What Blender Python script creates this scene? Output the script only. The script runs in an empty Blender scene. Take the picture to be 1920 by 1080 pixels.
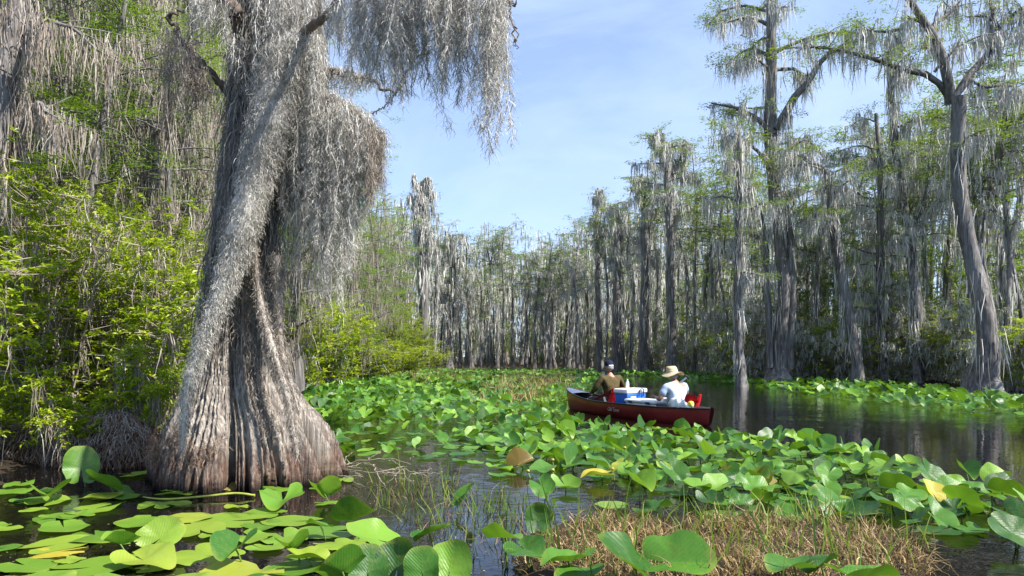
import bpy, math, random
import numpy as np
from mathutils import Vector, Matrix, Euler, Quaternion

random.seed(5)
S = bpy.context.scene
COL = S.collection
R = math.radians
FPX, CX, HY, EYE = 1350.0, 960.0, 668.0, 1.25      # focal length in photo pixels, optical axis, horizon row, eye height

def px(x, y, d):
    """photo pixel + distance -> world point"""
    return np.array([(x - CX) / FPX * d, d, EYE - (y - HY) / FPX * d])
def dist(y, z=0.0):
    return (EYE - z) * FPX / (y - HY)
def ground(x, y, z=0.0):
    return px(x, y, dist(y, z))
def rng_(s): return np.random.default_rng(s)
def unit(v):
    v = np.asarray(v, float)
    return v / np.maximum(np.linalg.norm(v, axis=-1, keepdims=True), 1e-9)

# ------------------------------------------------------------------ objects
def tag(o, label=None, cat=None, group=None, kind=None):
    if label: o['label'] = label
    if cat: o['category'] = cat
    if group: o['group'] = group
    if kind: o['kind'] = kind
    return o
def empty(name, loc=(0, 0, 0), rz=0.0):
    o = bpy.data.objects.new(name, None); COL.objects.link(o)
    o.location = loc; o.rotation_euler = (0, 0, rz); o.empty_display_size = .2
    return o
def link(name, me, parent=None):
    o = bpy.data.objects.new(name, me); COL.objects.link(o)
    if parent: o.parent = parent
    return o

class MB:
    def __init__(self):
        self.V = []; self.F = []; self.M = []; self.S = []; self.n = 0; self.UV = []
    def add(self, v, f, mat=0, smooth=False, uv=None):
        v = np.asarray(v, np.float32).reshape(-1, 3); f = np.asarray(f, np.int64)
        self.V.append(v); self.F.append(f + self.n); self.n += len(v)
        self.M.append(np.full(len(f), mat, np.int32)); self.S.append(np.full(len(f), smooth, bool))
        self.UV.append(np.zeros((len(v), 2), np.float32) if uv is None else np.asarray(uv, np.float32))
        return self
    def mesh(self, name, mats, uv=False):
        me = bpy.data.meshes.new(name)
        V = np.concatenate(self.V)
        me.vertices.add(len(V)); me.vertices.foreach_set('co', V.ravel())
        tot = np.concatenate([np.full(len(f), f.shape[1], np.int32) for f in self.F])
        loops = np.concatenate([f.ravel() for f in self.F]).astype(np.int32)
        me.loops.add(len(loops)); me.loops.foreach_set('vertex_index', loops)
        st = np.zeros(len(tot), np.int32); st[1:] = np.cumsum(tot)[:-1]
        me.polygons.add(len(tot)); me.polygons.foreach_set('loop_start', st)
        me.polygons.foreach_set('material_index', np.concatenate(self.M))
        me.polygons.foreach_set('use_smooth', np.concatenate(self.S))
        for m in (mats if isinstance(mats, (list, tuple)) else [mats]): me.materials.append(m)
        if uv:
            l = me.uv_layers.new(name='UVMap')
            l.data.foreach_set('uv', np.concatenate(self.UV)[loops].ravel())
        me.update(calc_edges=True)
        return me
    def build(self, name, mats, parent=None, uv=False):
        return link(name, self.mesh(name, mats, uv), parent)

def smooth_path(pts, n):
    """resample a polyline (k,m) with a Catmull-Rom spline to n points"""
    P = np.asarray(pts, float)
    if len(P) < 3:
        t = np.linspace(0, 1, n)[:, None]
        return P[0] * (1 - t) + P[-1] * t
    Q = np.vstack([2 * P[0] - P[1], P, 2 * P[-1] - P[-2]])
    out = []
    for t in np.linspace(0, len(P) - 1 - 1e-6, n):
        i = int(t); f = t - i
        a, b, c, d = Q[i], Q[i + 1], Q[i + 2], Q[i + 3]
        out.append(.5 * (2 * b + (c - a) * f + (2 * a - 5 * b + 4 * c - d) * f * f + (3 * b - a - 3 * c + d) * f ** 3))
    return np.array(out)

def tube(mb, pts, rad, sides=7, mat=0, lump=0.0, rng=None, smooth=True, cap=True):
    P = np.asarray(pts, float); n = len(P)
    rad = np.broadcast_to(np.asarray(rad, float), (n,))
    T = unit(np.gradient(P, axis=0))
    ref = np.array([1., 0, 0]) if abs(T[0][0]) < .8 else np.array([0, 1., 0])
    u = unit(np.cross(T[0], ref)); U = []
    for i in range(n):
        u = unit(u - T[i] * np.dot(u, T[i])); U.append(u)
    U = np.array(U); W = np.cross(T, U)
    a = np.linspace(0, 2 * np.pi, sides, endpoint=False)
    rr = rad[:, None] * np.ones((n, sides))
    if lump and rng is not None: rr = rr * (1 + lump * rng.normal(size=(n, sides)))
    V = P[:, None] + rr[..., None] * (np.cos(a)[None, :, None] * U[:, None] + np.sin(a)[None, :, None] * W[:, None])
    i = np.arange(n - 1)[:, None] * sides; j = np.arange(sides)[None]; k = (j + 1) % sides
    F = np.stack([i + j, i + k, i + sides + k, i + sides + j], -1).reshape(-1, 4)
    mb.add(V.reshape(-1, 3), F, mat, smooth)
    if cap:
        for e, c in ((0, P[0]), (n - 1, P[-1])):
            b = np.vstack([V[e], c[None]])
            f = np.stack([j[0], k[0], np.full(sides, sides)], -1)
            mb.add(b, f if e else f[:, ::-1], mat, smooth)

def ribbons(mb, P, L, W, nseg, D0, grav, curl, rng, mat=0, taper=.15):
    P = np.asarray(P, float); n = len(P)
    if n == 0: return
    L = np.broadcast_to(np.asarray(L, float), (n,)); W = np.broadcast_to(np.asarray(W, float), (n,))
    d = np.broadcast_to(np.asarray(D0, float), (n, 3)).copy()
    pts = [P]
    for s in range(nseg):
        d = unit(d + rng.normal(size=(n, 3)) * curl + np.array([0, 0, -grav]))
        pts.append(pts[-1] + d * (L / nseg)[:, None])
    pts = np.stack(pts, 1)
    a = rng.uniform(0, 2 * np.pi, n)
    side = np.stack([np.cos(a), np.sin(a), rng.uniform(-.3, .3, n)], -1)
    t = np.linspace(0, 1, nseg + 1)
    w = np.interp(t, [0, .35, 1], [.7, 1, taper])[None, :, None] * (W * .5)[:, None, None] * side[:, None]
    V = np.stack([pts - w, pts + w], 2).reshape(n, -1, 3)
    m = 2 * (nseg + 1)
    s = np.arange(nseg) * 2
    F = np.stack([s, s + 1, s + 3, s + 2], -1)
    F = (np.arange(n)[:, None, None] * m + F[None]).reshape(-1, 4)
    mb.add(V.reshape(-1, 3), F, mat, False)

def leaf_quads(mb, C, U, N, L, W, mat=0, fold=.15):
    """one folded diamond per leaf: C base, U along the leaf, N its normal"""
    U = unit(U); Sd = unit(np.cross(N, U)); N2 = np.cross(U, Sd)
    n = len(C); L = np.broadcast_to(L, (n,))[:, None]; W = np.broadcast_to(W, (n,))[:, None]
    mid = C + U * L * .45 + N2 * W * fold
    V = np.stack([C, mid + Sd * W * .5, C + U * L, mid - Sd * W * .5], 1)
    F = np.arange(4 * n).reshape(n, 4)
    mb.add(V.reshape(-1, 3), F, mat)

def leaf_six(mb, C, U, N, L, W, mat=0, fold=.2, bend=.15):
    """a leaf of two folded halves with a bent tip"""
    U = unit(U); Sd = unit(np.cross(N, U)); N2 = np.cross(U, Sd)
    n = len(C); L = np.broadcast_to(L, (n,))[:, None]; W = np.broadcast_to(W, (n,))[:, None]
    a = C + U * L * .33 + N2 * W * fold; b = C + U * L * .72 + N2 * (W * fold - L * bend * .4)
    tip = C + U * L - N2 * L * bend
    V = np.stack([C, a + Sd * W * .48, b + Sd * W * .40, tip, b - Sd * W * .40, a - Sd * W * .48], 1)
    o = np.arange(n)[:, None] * 6
    mb.add(V.reshape(-1, 3), np.vstack([o + np.array([0, 1, 2, 3]), o + np.array([0, 3, 4, 5])]), mat)

# ------------------------------------------------------------------ materials
def mat_new(name):
    m = bpy.data.materials.new(name); m.use_nodes = True
    nt = m.node_tree; nt.nodes.clear()
    return m, nt
class G:
    """tiny node-graph helper"""
    def __init__(s, nt): s.nt = nt
    def n(s, t, **k):
        nd = s.nt.nodes.new(t)
        for a, b in k.items(): setattr(nd, a, b)
        return nd
    def l(s, a, b): s.nt.links.new(a, b)
    def val(s, sock, v):
        if hasattr(v, 'is_linked') or isinstance(v, bpy.types.NodeSocket): s.l(v, sock)
        else: sock.default_value = v
    def math(s, op, a, b=0.0, c=None):
        nd = s.n('ShaderNodeMath', operation=op); s.val(nd.inputs[0], a); s.val(nd.inputs[1], b)
        if c is not None: s.val(nd.inputs[2], c)
        return nd.outputs[0]
    def mix(s, f, a, b, mode='MIX'):
        nd = s.n('ShaderNodeMix', data_type='RGBA', blend_type=mode); s.val(nd.inputs[0], f)
        s.val(nd.inputs[6], a if isinstance(a, bpy.types.NodeSocket) else (*a, 1) if len(a) == 3 else a)
        s.val(nd.inputs[7], b if isinstance(b, bpy.types.NodeSocket) else (*b, 1) if len(b) == 3 else b)
        return nd.outputs[2]
    def noise(s, scale, detail=4, rough=.55, vec=None, dist=0.0):
        nd = s.n('ShaderNodeTexNoise'); nd.inputs['Scale'].default_value = scale
        nd.inputs['Detail'].default_value = detail; nd.inputs['Roughness'].default_value = rough
        nd.inputs['Distortion'].default_value = dist
        if vec is not None: s.l(vec, nd.inputs['Vector'])
        return nd.outputs['Fac']
    def coord(s, which='Object', scale=(1, 1, 1)):
        t = s.n('ShaderNodeTexCoord'); m = s.n('ShaderNodeMapping'); m.inputs['Scale'].default_value = scale
        s.l(t.outputs[which], m.inputs['Vector']); return m.outputs[0]
    def ramp(s, f, stops):
        nd = s.n('ShaderNodeValToRGB'); e = nd.color_ramp.elements
        while len(e) < len(stops): e.new(.5)
        for el, (p, c) in zip(e, stops): el.position = p; el.color = (*c, 1)
        s.val(nd.inputs[0], f); return nd.outputs[0]
    def bump(s, h, strength=.5, d=.02):
        nd = s.n('ShaderNodeBump'); nd.inputs['Strength'].default_value = strength; nd.inputs['Distance'].default_value = d
        s.l(h, nd.inputs['Height']); return nd.outputs[0]
    def island(s): return s.n('ShaderNodeNewGeometry').outputs['Random Per Island']
    def objrand(s): return s.n('ShaderNodeObjectInfo').outputs['Random']
    def principled(s, base, rough=.6, spec=.5, normal=None, **k):
        p = s.n('ShaderNodeBsdfPrincipled'); s.val(p.inputs['Base Color'], base if isinstance(base, bpy.types.NodeSocket) else (*base, 1))
        s.val(p.inputs['Roughness'], rough); p.inputs['Specular IOR Level'].default_value = spec
        if normal is not None: s.l(normal, p.inputs['Normal'])
        for a, b in k.items(): s.val(p.inputs[a], b)
        return p.outputs[0]
    def out(s, sh):
        o = s.n('ShaderNodeOutputMaterial'); s.l(sh, o.inputs['Surface'])

def mat_foliage(name, stops, transl=.35, rough=.5, spec=.3, big=0.0):
    m, nt = mat_new(name); g = G(nt)
    f = g.island()
    if big:   # patches of older and younger growth across the crown
        f = g.math('ADD', g.math('MULTIPLY', f, 1 - big), g.math('MULTIPLY', g.noise(1.3, 2, vec=g.coord('Object')), big))
    c = g.ramp(f, stops)
    p = g.principled(c, rough, spec)
    t = g.n('ShaderNodeBsdfTranslucent'); g.l(g.mix(.55, c, (.30, .42, .02), 'MIX'), t.inputs[0])
    if transl < .2: t.inputs[0].default_value = (.3, .3, .25, 1); g.nt.links.remove(t.inputs[0].links[0]); g.l(c, t.inputs[0])
    mx = g.n('ShaderNodeMixShader'); mx.inputs[0].default_value = transl
    g.l(p, mx.inputs[1]); g.l(t.outputs[0], mx.inputs[2]); g.out(mx.outputs[0])
    return m

def mat_plain(name, c, rough=.5, spec=.5, noise=0.0, nscale=8.0, bump=0.0, **k):
    m, nt = mat_new(name); g = G(nt)
    v = g.noise(nscale, 5, vec=g.coord('Object'))
    b = g.ramp(v, [(.3, tuple(x * (1 - noise) for x in c)), (.7, tuple(min(1, x * (1 + noise)) for x in c))])
    nrm = g.bump(v, bump, .02) if bump else None
    g.out(g.principled(b, rough, spec, nrm, **k)); return m

def mat_bark(name, lo, mid, hi, streak=(9, 9, .8), stain=None, bump=.6, moss=None):
    m, nt = mat_new(name); g = G(nt)
    v1 = g.noise(1.6, 7, .65, g.coord('Object', streak), .4)
    v2 = g.noise(1.1, 4, .6, g.coord('Object', (1.2, 1.2, .5)))
    v3 = g.noise(5, 5, .7, g.coord('Object', (streak[0] * .7, streak[1] * .7, streak[2] * 2)))
    c = g.ramp(v1, [(.38, lo), (.50, mid), (.62, hi)])
    c = g.mix(g.math('MULTIPLY', v2, .5), c, tuple(x * .8 for x in hi), 'MIX')
    c = g.mix(g.math('MULTIPLY', g.math('SUBTRACT', v3, .35), .9), c, tuple(x * .55 for x in mid))
    if moss:   # crust of pale lichen on the bark, in blotches
        b = g.ramp(g.noise(.8, 5, .7, g.coord('Object', (1.5, 1.5, .6))), [(.48, (0, 0, 0)), (.62, (1, 1, 1))])
        c = g.mix(g.math('MULTIPLY', b, .55), c, moss)
    if stain:  # red-brown tide mark, ragged, and the wet black foot below it
        sx = g.n('ShaderNodeSeparateXYZ'); g.l(g.coord('Object'), sx.inputs[0])
        z = g.math('ADD', sx.outputs[2], g.math('MULTIPLY', g.math('SUBTRACT', g.noise(2.2, 5, .7, g.coord('Object', (3, 3, .5))), .5), .75))
        f = g.math('MULTIPLY', g.ramp(z, [(.14, (1, 1, 1)), (.50, (0, 0, 0))]), .85)
        c = g.mix(f, c, g.mix(g.ramp(v1, [(.42, (0, 0, 0)), (.62, (1, 1, 1))]), stain, (.20, .15, .115)))
        z2 = g.math('ADD', sx.outputs[2], g.math('MULTIPLY', v1, .10))
        c = g.mix(g.ramp(z2, [(.06, (1, 1, 1)), (.17, (0, 0, 0))]), c, (.018, .012, .010))
    h = g.math('ADD', v1, g.math('MULTIPLY', v3, .5))
    g.out(g.principled(c, .85, .15, g.bump(h, bump, .03))); return m

GREEN = lambda *a: a
M = {}
M['bark'] = mat_bark('cypress_bark', (.04, .035, .032), (.125, .113, .105), (.29, .27, .255), moss=(.24, .245, .235))
M['bark_old'] = mat_bark('old_cypress_bark', (.045, .032, .025), (.25, .21, .18), (.60, .55, .48), streak=(26, 26, 1.1), stain=(.095, .036, .020), bump=1.0)
M['twig'] = mat_plain('twig_bark', (.15, .12, .10), .9, .1, .35, 12)
M['twig_pale'] = mat_plain('pale_twig_bark', (.30, .25, .20), .9, .1, .35, 12)
M['moss'] = mat_foliage('spanish_moss', [(.0, (.20, .19, .165)), (.45, (.45, .43, .385)), (1, (.76, .73, .67))], transl=.15, rough=.9, spec=.05)
M['moss_shaded'] = mat_foliage('shaded_spanish_moss', [(.0, (.12, .11, .095)), (.45, (.25, .235, .205)), (1, (.44, .42, .38))], transl=.15, rough=.9, spec=.05)  # darker copy of the moss: the shroud's weaker sunlight is put into its colour
M['moss_brown'] = mat_foliage('brown_spanish_moss', [(.0, (.16, .13, .105)), (.5, (.33, .28, .235)), (1, (.52, .47, .41))], transl=.15, rough=.9, spec=.05)
M['moss_far'] = mat_foliage('grey_tree_moss', [(.0, (.22, .22, .205)), (.4, (.46, .455, .42)), (1, (.74, .73, .68))], transl=.12, rough=.9, spec=.05, big=.3)
M['cypress'] = mat_foliage('cypress_needles', [(.2, (.05, .085, .025)), (.45, (.11, .17, .045)), (.7, (.19, .27, .06)), (1, (.26, .31, .09))], .42, .6, .2, .5)
M['lime'] = mat_foliage('young_cypress_needles', [(.0, (.08, .15, .02)), (.5, (.14, .27, .03)), (1, (.25, .36, .05))], .45, .6, .2, .4)
M['willow'] = mat_foliage('yellow_green_leaves', [(.0, (.11, .15, .02)), (.5, (.21, .27, .03)), (1, (.33, .36, .06))], .45, .6, .2, .4)
M['bush'] = mat_foliage('shrub_leaves', [(.12, (.05, .10, .010)), (.38, (.20, .30, .012)), (.6, (.42, .50, .018)), (.88, (.56, .58, .035)), (1, (.36, .22, .08))], .48, .38, .4, .5)
M['bush_grey'] = mat_foliage('grey_green_shrub_leaves', [(.1, (.06, .085, .03)), (.45, (.16, .20, .06)), (.8, (.32, .34, .10)), (1, (.30, .24, .14))], .35, .5, .3, .45)
M['dry'] = mat_foliage('dead_grass_blades', [(.15, (.085, .050, .022)), (.42, (.20, .135, .055)), (.7, (.38, .275, .125)), (1, (.66, .53, .32))], .15, .7, .2, .35)
M['reed'] = mat_foliage('green_grass_blades', [(.0, (.05, .11, .015)), (.6, (.13, .24, .03)), (1, (.30, .34, .06))], .4, .45, .4)
M['root'] = mat_foliage('root_fibres', [(.0, (.07, .036, .022)), (.5, (.23, .14, .085)), (1, (.42, .31, .22))], .12, .9, .05)

def mat_lily(name, stops, transl=.3, rough=.42):
    m, nt = mat_new(name); g = G(nt)
    r = g.math('FRACT', g.math('ADD', g.math('MULTIPLY', g.objrand(), 1.0), g.island()))
    c = g.ramp(r, stops)
    uv = g.n('ShaderNodeUVMap'); sx = g.n('ShaderNodeSeparateXYZ'); g.l(uv.outputs[0], sx.inputs[0])
    ay = g.math('ABSOLUTE', sx.outputs[1])
    ph = g.math('MULTIPLY', g.math('SUBTRACT', sx.outputs[0], g.math('MULTIPLY', ay, 1.15)), 78.0)
    w = g.math('POWER', g.math('ADD', g.math('MULTIPLY', g.math('SINE', ph), .5), .5), 2.5)       # side veins
    mid = g.math('LESS_THAN', ay, .012)
    vein = g.math('MINIMUM', g.math('ADD', g.math('MULTIPLY', w, .55), mid), 1.0)
    c = g.mix(g.math('MULTIPLY', vein, .13), c, (.22, .36, .07))
    blot = g.noise(7, 5, .65, g.coord('Object'))
    c = g.mix(g.math('MULTIPLY', g.ramp(blot, [(.5, (0, 0, 0)), (.75, (1, 1, 1))]), .35), c, (.20, .24, .035))
    edge = g.math('SQRT', g.math('ADD', g.math('POWER', sx.outputs[0], 2), g.math('POWER', sx.outputs[1], 2)))
    eb = g.math('MULTIPLY', g.ramp(g.math('ADD', edge, g.math('MULTIPLY', blot, .16)), [(.55, (0, 0, 0)), (.66, (1, 1, 1))]), .45)
    c = g.mix(eb, c, (.28, .29, .05))
    spots = g.ramp(g.noise(27, 4, .7, g.coord('Object')), [(.66, (0, 0, 0)), (.71, (1, 1, 1))])
    c = g.mix(g.math('MULTIPLY', spots, .7), c, (.09, .06, .02))
    b = g.bump(g.math('ADD', g.math('MULTIPLY', vein, .2), g.math('MULTIPLY', blot, .6)), .5, .012)
    p = g.principled(c, rough, .42, b)
    t = g.n('ShaderNodeBsdfTranslucent'); g.l(g.mix(.5, c, (.22, .42, .01)), t.inputs[0])
    mx = g.n('ShaderNodeMixShader'); mx.inputs[0].default_value = transl
    g.l(p, mx.inputs[1]); g.l(t.outputs[0], mx.inputs[2]); g.out(mx.outputs[0])
    return m
M['lily'] = mat_lily('spatterdock_green', [(.0, (.016, .070, .011)), (.4, (.038, .135, .015)), (.75, (.085, .225, .02)), (1, (.20, .36, .03))])
M['pad'] = mat_lily('floating_pad_green', [(.0, (.06, .15, .014)), (.4, (.11, .22, .018)), (.8, (.18, .28, .025)), (1, (.27, .30, .035))], .15)
M['lily_yellow'] = mat_lily('yellowing_leaf', [(.0, (.42, .36, .04)), (.6, (.50, .42, .05)), (1, (.36, .22, .05))])
M['lily_brown'] = mat_lily('withered_leaf', [(.0, (.16, .095, .03)), (1, (.27, .20, .06))])
M['stalk'] = mat_plain('leaf_stalk_green', (.10, .17, .03), .5, .4, .4, 6)
M['stalk_yellow'] = mat_plain('yellow_stalk', (.30, .34, .05), .5, .4, .25, 6)

def mat_water():
    m, nt = mat_new('black_water'); g = G(nt)
    big = g.noise(.9, 3, .5, g.coord('Object', (1, 1, 1)), .6)
    small = g.noise(5.5, 3, .5, g.coord('Object', (1, 1.3, 1)), .8)
    cur = g.noise(.16, 2, .5, g.coord('Object', (1, 1, 1)))      # calmer and livelier stretches of the creek
    liv = g.ramp(cur, [(.40, (.25,) * 3), (.62, (1,) * 3)])
    h = g.math('ADD', g.math('MULTIPLY', big, 1.0), g.math('MULTIPLY', small, .28))
    h = g.math('MULTIPLY', h, liv)
    g.out(g.principled((.005, .0042, .0034), .02, .5, g.bump(h, .5, .05), IOR=1.33)); return m
M['water'] = mat_water()
M['peat'] = mat_plain('peat_soil', (.035, .026, .018), .9, .1, .5, 1.5, .6)
# ------------------------------------------------------------------ camera, sun, sky
cam = bpy.data.cameras.new('camera'); co = bpy.data.objects.new('camera', cam); COL.objects.link(co)
co.location = (0, 0, EYE); co.rotation_euler = (R(90), 0, 0)
cam.sensor_width = 36; cam.lens = FPX / 1920 * 36; cam.shift_y = (HY - 540) / 1920
cam.clip_start = .05; cam.clip_end = 3000; S.camera = co

SUN_EL, SUN_AZ = R(49), R(116)       # azimuth from +Y (ahead) clockwise: to the right and a little behind the boat
sd = Vector((math.sin(SUN_AZ) * math.cos(SUN_EL), math.cos(SUN_AZ) * math.cos(SUN_EL), math.sin(SUN_EL)))
sl = bpy.data.lights.new('sun', 'SUN'); sl.energy = 5.0; sl.angle = R(.5); sl.color = (1, .95, .87)
so = bpy.data.objects.new('sun', sl); COL.objects.link(so); so.rotation_euler = sd.to_track_quat('Z', 'Y').to_euler()

W = bpy.data.worlds.new('World'); S.world = W; W.use_nodes = True
nt = W.node_tree; nt.nodes.clear(); g = G(nt)
sky = g.n('ShaderNodeTexSky', sky_type='NISHITA', sun_disc=False)
sky.sun_elevation = SUN_EL; sky.sun_rotation = SUN_AZ; sky.dust_density = .05; sky.ozone_density = 2.2; sky.air_density = .62; sky.altitude = 0
tc = g.n('ShaderNodeTexCoord'); mp = g.n('ShaderNodeMapping'); mp.inputs['Scale'].default_value = (1.2, 2.2, 3.4); mp.inputs['Rotation'].default_value = (0, R(-24), R(20))
g.l(tc.outputs['Generated'], mp.inputs[0])
n1 = g.noise(1.1, 6, .55, mp.outputs[0], .5)
n2 = g.noise(3.6, 6, .6, mp.outputs[0], 1.2)
cl = g.math('ADD', g.math('MULTIPLY', n1, .75), g.math('MULTIPLY', n2, .25))
cf = g.math('ADD', .36, g.math('MULTIPLY', g.ramp(cl, [(.40, (0, 0, 0)), (.66, (1, 1, 1))]), .55))
colr = g.mix(cf, sky.outputs[0], (2.5, 3.2, 4.6))           # thin high cloud
bg = g.n('ShaderNodeBackground'); bg.inputs[1].default_value = .14; g.l(colr, bg.inputs[0])
ow = g.n('ShaderNodeOutputWorld'); g.l(bg.outputs[0], ow.inputs[0])
S.view_settings.view_transform = 'Standard'; S.view_settings.look = 'None'; S.view_settings.gamma = 1; S.view_settings.exposure = 1.1
S.view_settings.use_curve_mapping = False
S.render.engine = 'CYCLES'
cy = S.cycles
cy.max_bounces = 6; cy.diffuse_bounces = 3; cy.glossy_bounces = 3; cy.transmission_bounces = 3; cy.transparent_max_bounces = 4
cy.caustics_reflective = False; cy.caustics_refractive = False; cy.sample_clamp_indirect = 6
cy.use_denoising = True; cy.use_adaptive_sampling = True; cy.adaptive_threshold = .01

# ------------------------------------------------------------------ water and ground
mb = MB(); s = 900
mb.add([(-s, -s, 0), (s, -s, 0), (s, s, 0), (-s, s, 0)], [(0, 1, 2, 3)])
tag(mb.build('water', M['water']), kind='structure')

CH = np.array([(-4.6, -30), (-4.6, 8.5), (-5.8, 14), (-9.6, 25), (-12, 40), (-10.5, 78), (-4, 84), (6, 74), (13.2, 55), (13.4, 40), (13.6, 34), (15.2, 29),
               (16.6, 26), (18.5, 22), (24, 15), (26, -30)])
def chan_dist(P):
    """signed distance to the creek outline, positive on the bank"""
    A, B = CH, np.roll(CH, -1, 0)
    d2 = np.full(len(P), 1e18); ins = np.zeros(len(P), bool)
    for a, b in zip(A, B):
        ab = b - a; t = np.clip(((P - a) @ ab) / (ab @ ab), 0, 1)
        q = P - (a + t[:, None] * ab); d2 = np.minimum(d2, (q ** 2).sum(1))
        c = ((a[1] > P[:, 1]) != (b[1] > P[:, 1]))
        with np.errstate(divide='ignore', invalid='ignore'):
            ins ^= c & (P[:, 0] < (b[0] - a[0]) * (P[:, 1] - a[1]) / (b[1] - a[1]) + a[0])
    d = np.sqrt(d2); return np.where(ins, -d, d)
def axis(lim, near, step):
    a = np.arange(-near, near + .1, step); b = near + np.geomspace(4, lim - near, 14)
    return np.concatenate([-b[::-1], a, b])
gx = axis(900, 60, 1.0); gy = axis(900, 60, 1.0) + 45
GX, GY = np.meshgrid(gx, gy); P2 = np.stack([GX.ravel(), GY.ravel()], 1)
dd = chan_dist(P2)
rg = rng_(1)
zz = np.clip((dd - .5) * .12, -.5, .28) + rg.normal(size=len(dd)) * .03 - .03
nx, ny = len(gx), len(gy)
i = (np.arange(ny - 1)[:, None] * nx + np.arange(nx - 1)[None]).ravel()
mb = MB(); mb.add(np.column_stack([P2, zz]), np.stack([i, i + 1, i + nx + 1, i + nx], 1), 0, True)
tag(mb.build('ground', M['peat']), kind='structure')

# ------------------------------------------------------------------ moss builders
def curls(mb, P, D, n_seg=6, length=(.10, .22), width=.0055, grav=.22, curl=.55, rng=None, mat=0):
    n = len(P)
    ribbons(mb, P, rng.uniform(*length, n), width * rng.uniform(.6, 1.25, n), n_seg, D, grav, curl, rng, mat, .3)

def moss_rope(mb, path, rad, n, rng, length=(.10, .24), width=.006, core=True, squash=1.0, mat=0):
    P = smooth_path(path, 60); r = np.interp(np.linspace(0, 1, 60), np.linspace(0, 1, len(rad)), rad)
    if core:
        rr = r * .62 * (1 + .18 * np.sin(np.linspace(0, 31, 60)))
        tube(mb, P, rr, 14, mat, .16, rng)
    wts = r / r.sum(); idx = rng.choice(60, n, p=wts)
    a = rng.uniform(0, 2 * np.pi, n); q = rng.uniform(.45, 1.0, n) * r[idx]
    off = np.stack([np.cos(a) * q, np.sin(a) * q * squash, rng.normal(0, .04, n)], 1)
    D = unit(off * [1, 1, .2] / np.maximum(r[idx][:, None], .02) * .8 + np.array([0, 0, -.75]))
    curls(mb, P[idx] + off, D, length=length, width=width, rng=rng, mat=mat)

def moss_strands(mb, tops, L, n_per_m, rng, rad=.05, length=(.09, .2), width=.0055, mat=0, line=.0035):
    """many hanging strands: each a wavering thread with curly fibres all along"""
    n = len(tops); k = 14
    drift = np.cumsum(rng.normal(0, .022, (n, k, 2)), 1)
    t = np.linspace(0, 1, k)
    P = np.zeros((n, k, 3)); P[..., :2] = tops[:, None, :2] + drift * np.minimum(L, 1.2)[:, None, None]
    P[..., 2] = tops[:, None, 2] - t[None] * L[:, None]
    cnt = np.maximum((L * n_per_m).astype(int), 4); sid = np.repeat(np.arange(n), cnt)
    u = rng.uniform(0, 1, len(sid)) ** .9; f = u * (k - 1); i0 = np.minimum(f.astype(int), k - 2); fr = (f - i0)[:, None]
    Q = P[sid, i0] * (1 - fr) + P[sid, i0 + 1] * fr
    a = rng.uniform(0, 2 * np.pi, len(sid)); rr = rad * (1.05 - .8 * u) * rng.uniform(.1, 1, len(sid))
    D = np.stack([np.cos(a), np.sin(a), np.full(len(sid), -1.1)], 1)
    Q[:, 0] += np.cos(a) * rr; Q[:, 1] += np.sin(a) * rr
    curls(mb, Q, unit(D), 5, length, width, .25, .5, rng, mat)
    # the bearing threads themselves
    side = np.stack([np.cos(a[:n]), np.sin(a[:n]), np.zeros(n)], 1)[:, None] * line
    V = np.stack([P - side, P + side], 2).reshape(n, -1, 3)
    s_ = np.arange(k - 1) * 2; F = np.stack([s_, s_ + 1, s_ + 3, s_ + 2], -1)
    mb.add(V.reshape(-1, 3), (np.arange(n)[:, None, None] * 2 * k + F[None]).reshape(-1, 4), mat)

# ------------------------------------------------------------------ the great cypress by the left bank
TD = 7.45
bt_base = ground(462, 893) ; bt_base[1] = TD; bt_base[0] = (462 - CX) / FPX * TD; bt_base[2] = 0
BT = empty('moss_draped_cypress', bt_base)
tag(BT, 'huge old cypress with fluted flaring base, thickly wrapped in grey moss', 'tree')
BTO = bt_base
prof = [  # photo row, left edge, right edge of the bare trunk
    (905, 268, 672), (870, 278, 660), (830, 296, 638), (790, 316, 610), (750, 336, 572), (700, 356, 540), (650, 370, 524), (600, 382, 515),
    (540, 396, 510), (470, 408, 512), (400, 420, 526), (300, 436, 572), (200, 448, 588), (100, 455, 592), (0, 458, 590), (-120, 455, 580), (-400, 462, 560), (-800, 480, 545)]
pz = np.array([EYE - (p[0] - HY) / FPX * TD for p in prof]); pc = np.array([((p[1] + p[2]) / 2 - CX) / FPX * TD for p in prof]) - BTO[0]
pr = np.array([(p[2] - p[1]) / 2 / FPX * TD for p in prof]); pz[0] = -.12
NZ, NA = 250, 420
zs = np.concatenate([np.linspace(-.12, 2.2, 170), np.linspace(2.23, pz[-1], 80)])
cxs = np.interp(zs, pz, pc); rs = np.interp(zs, pz, pr)
for _ in range(3): rs[1:-1] = (rs[:-2] + 2 * rs[1:-1] + rs[2:]) / 4; cxs[1:-1] = (cxs[:-2] + 2 * cxs[1:-1] + cxs[2:]) / 4
th = np.linspace(0, 2 * np.pi, NA, endpoint=False)
rg = rng_(11)
def flute(th, z):
    """buttress profile in 0..1, lobes wander a little with height"""
    w = th + .28 * np.sin(2 * th + 1.1) + .16 * np.sin(5 * th + .4) + .05 * np.sin(1.7 * z + 3 * th)
    a = np.abs(np.cos(4.5 * w)) ** .75
    b = np.abs(np.cos(10 * w + .8 + .3 * np.sin(z * 1.3))) ** .8
    c_ = np.abs(np.cos(19 * w + 1.3 + .5 * np.sin(z * 1.1))) ** .7
    return .62 * a + .29 * b + .09 * c_
TH, ZZ = np.meshgrid(th, zs)
amp = np.interp(ZZ, [-.1, .3, .9, 1.6, 2.6, 8], [.48, .40, .29, .17, .10, .06])
ridge = np.zeros_like(TH)
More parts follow.
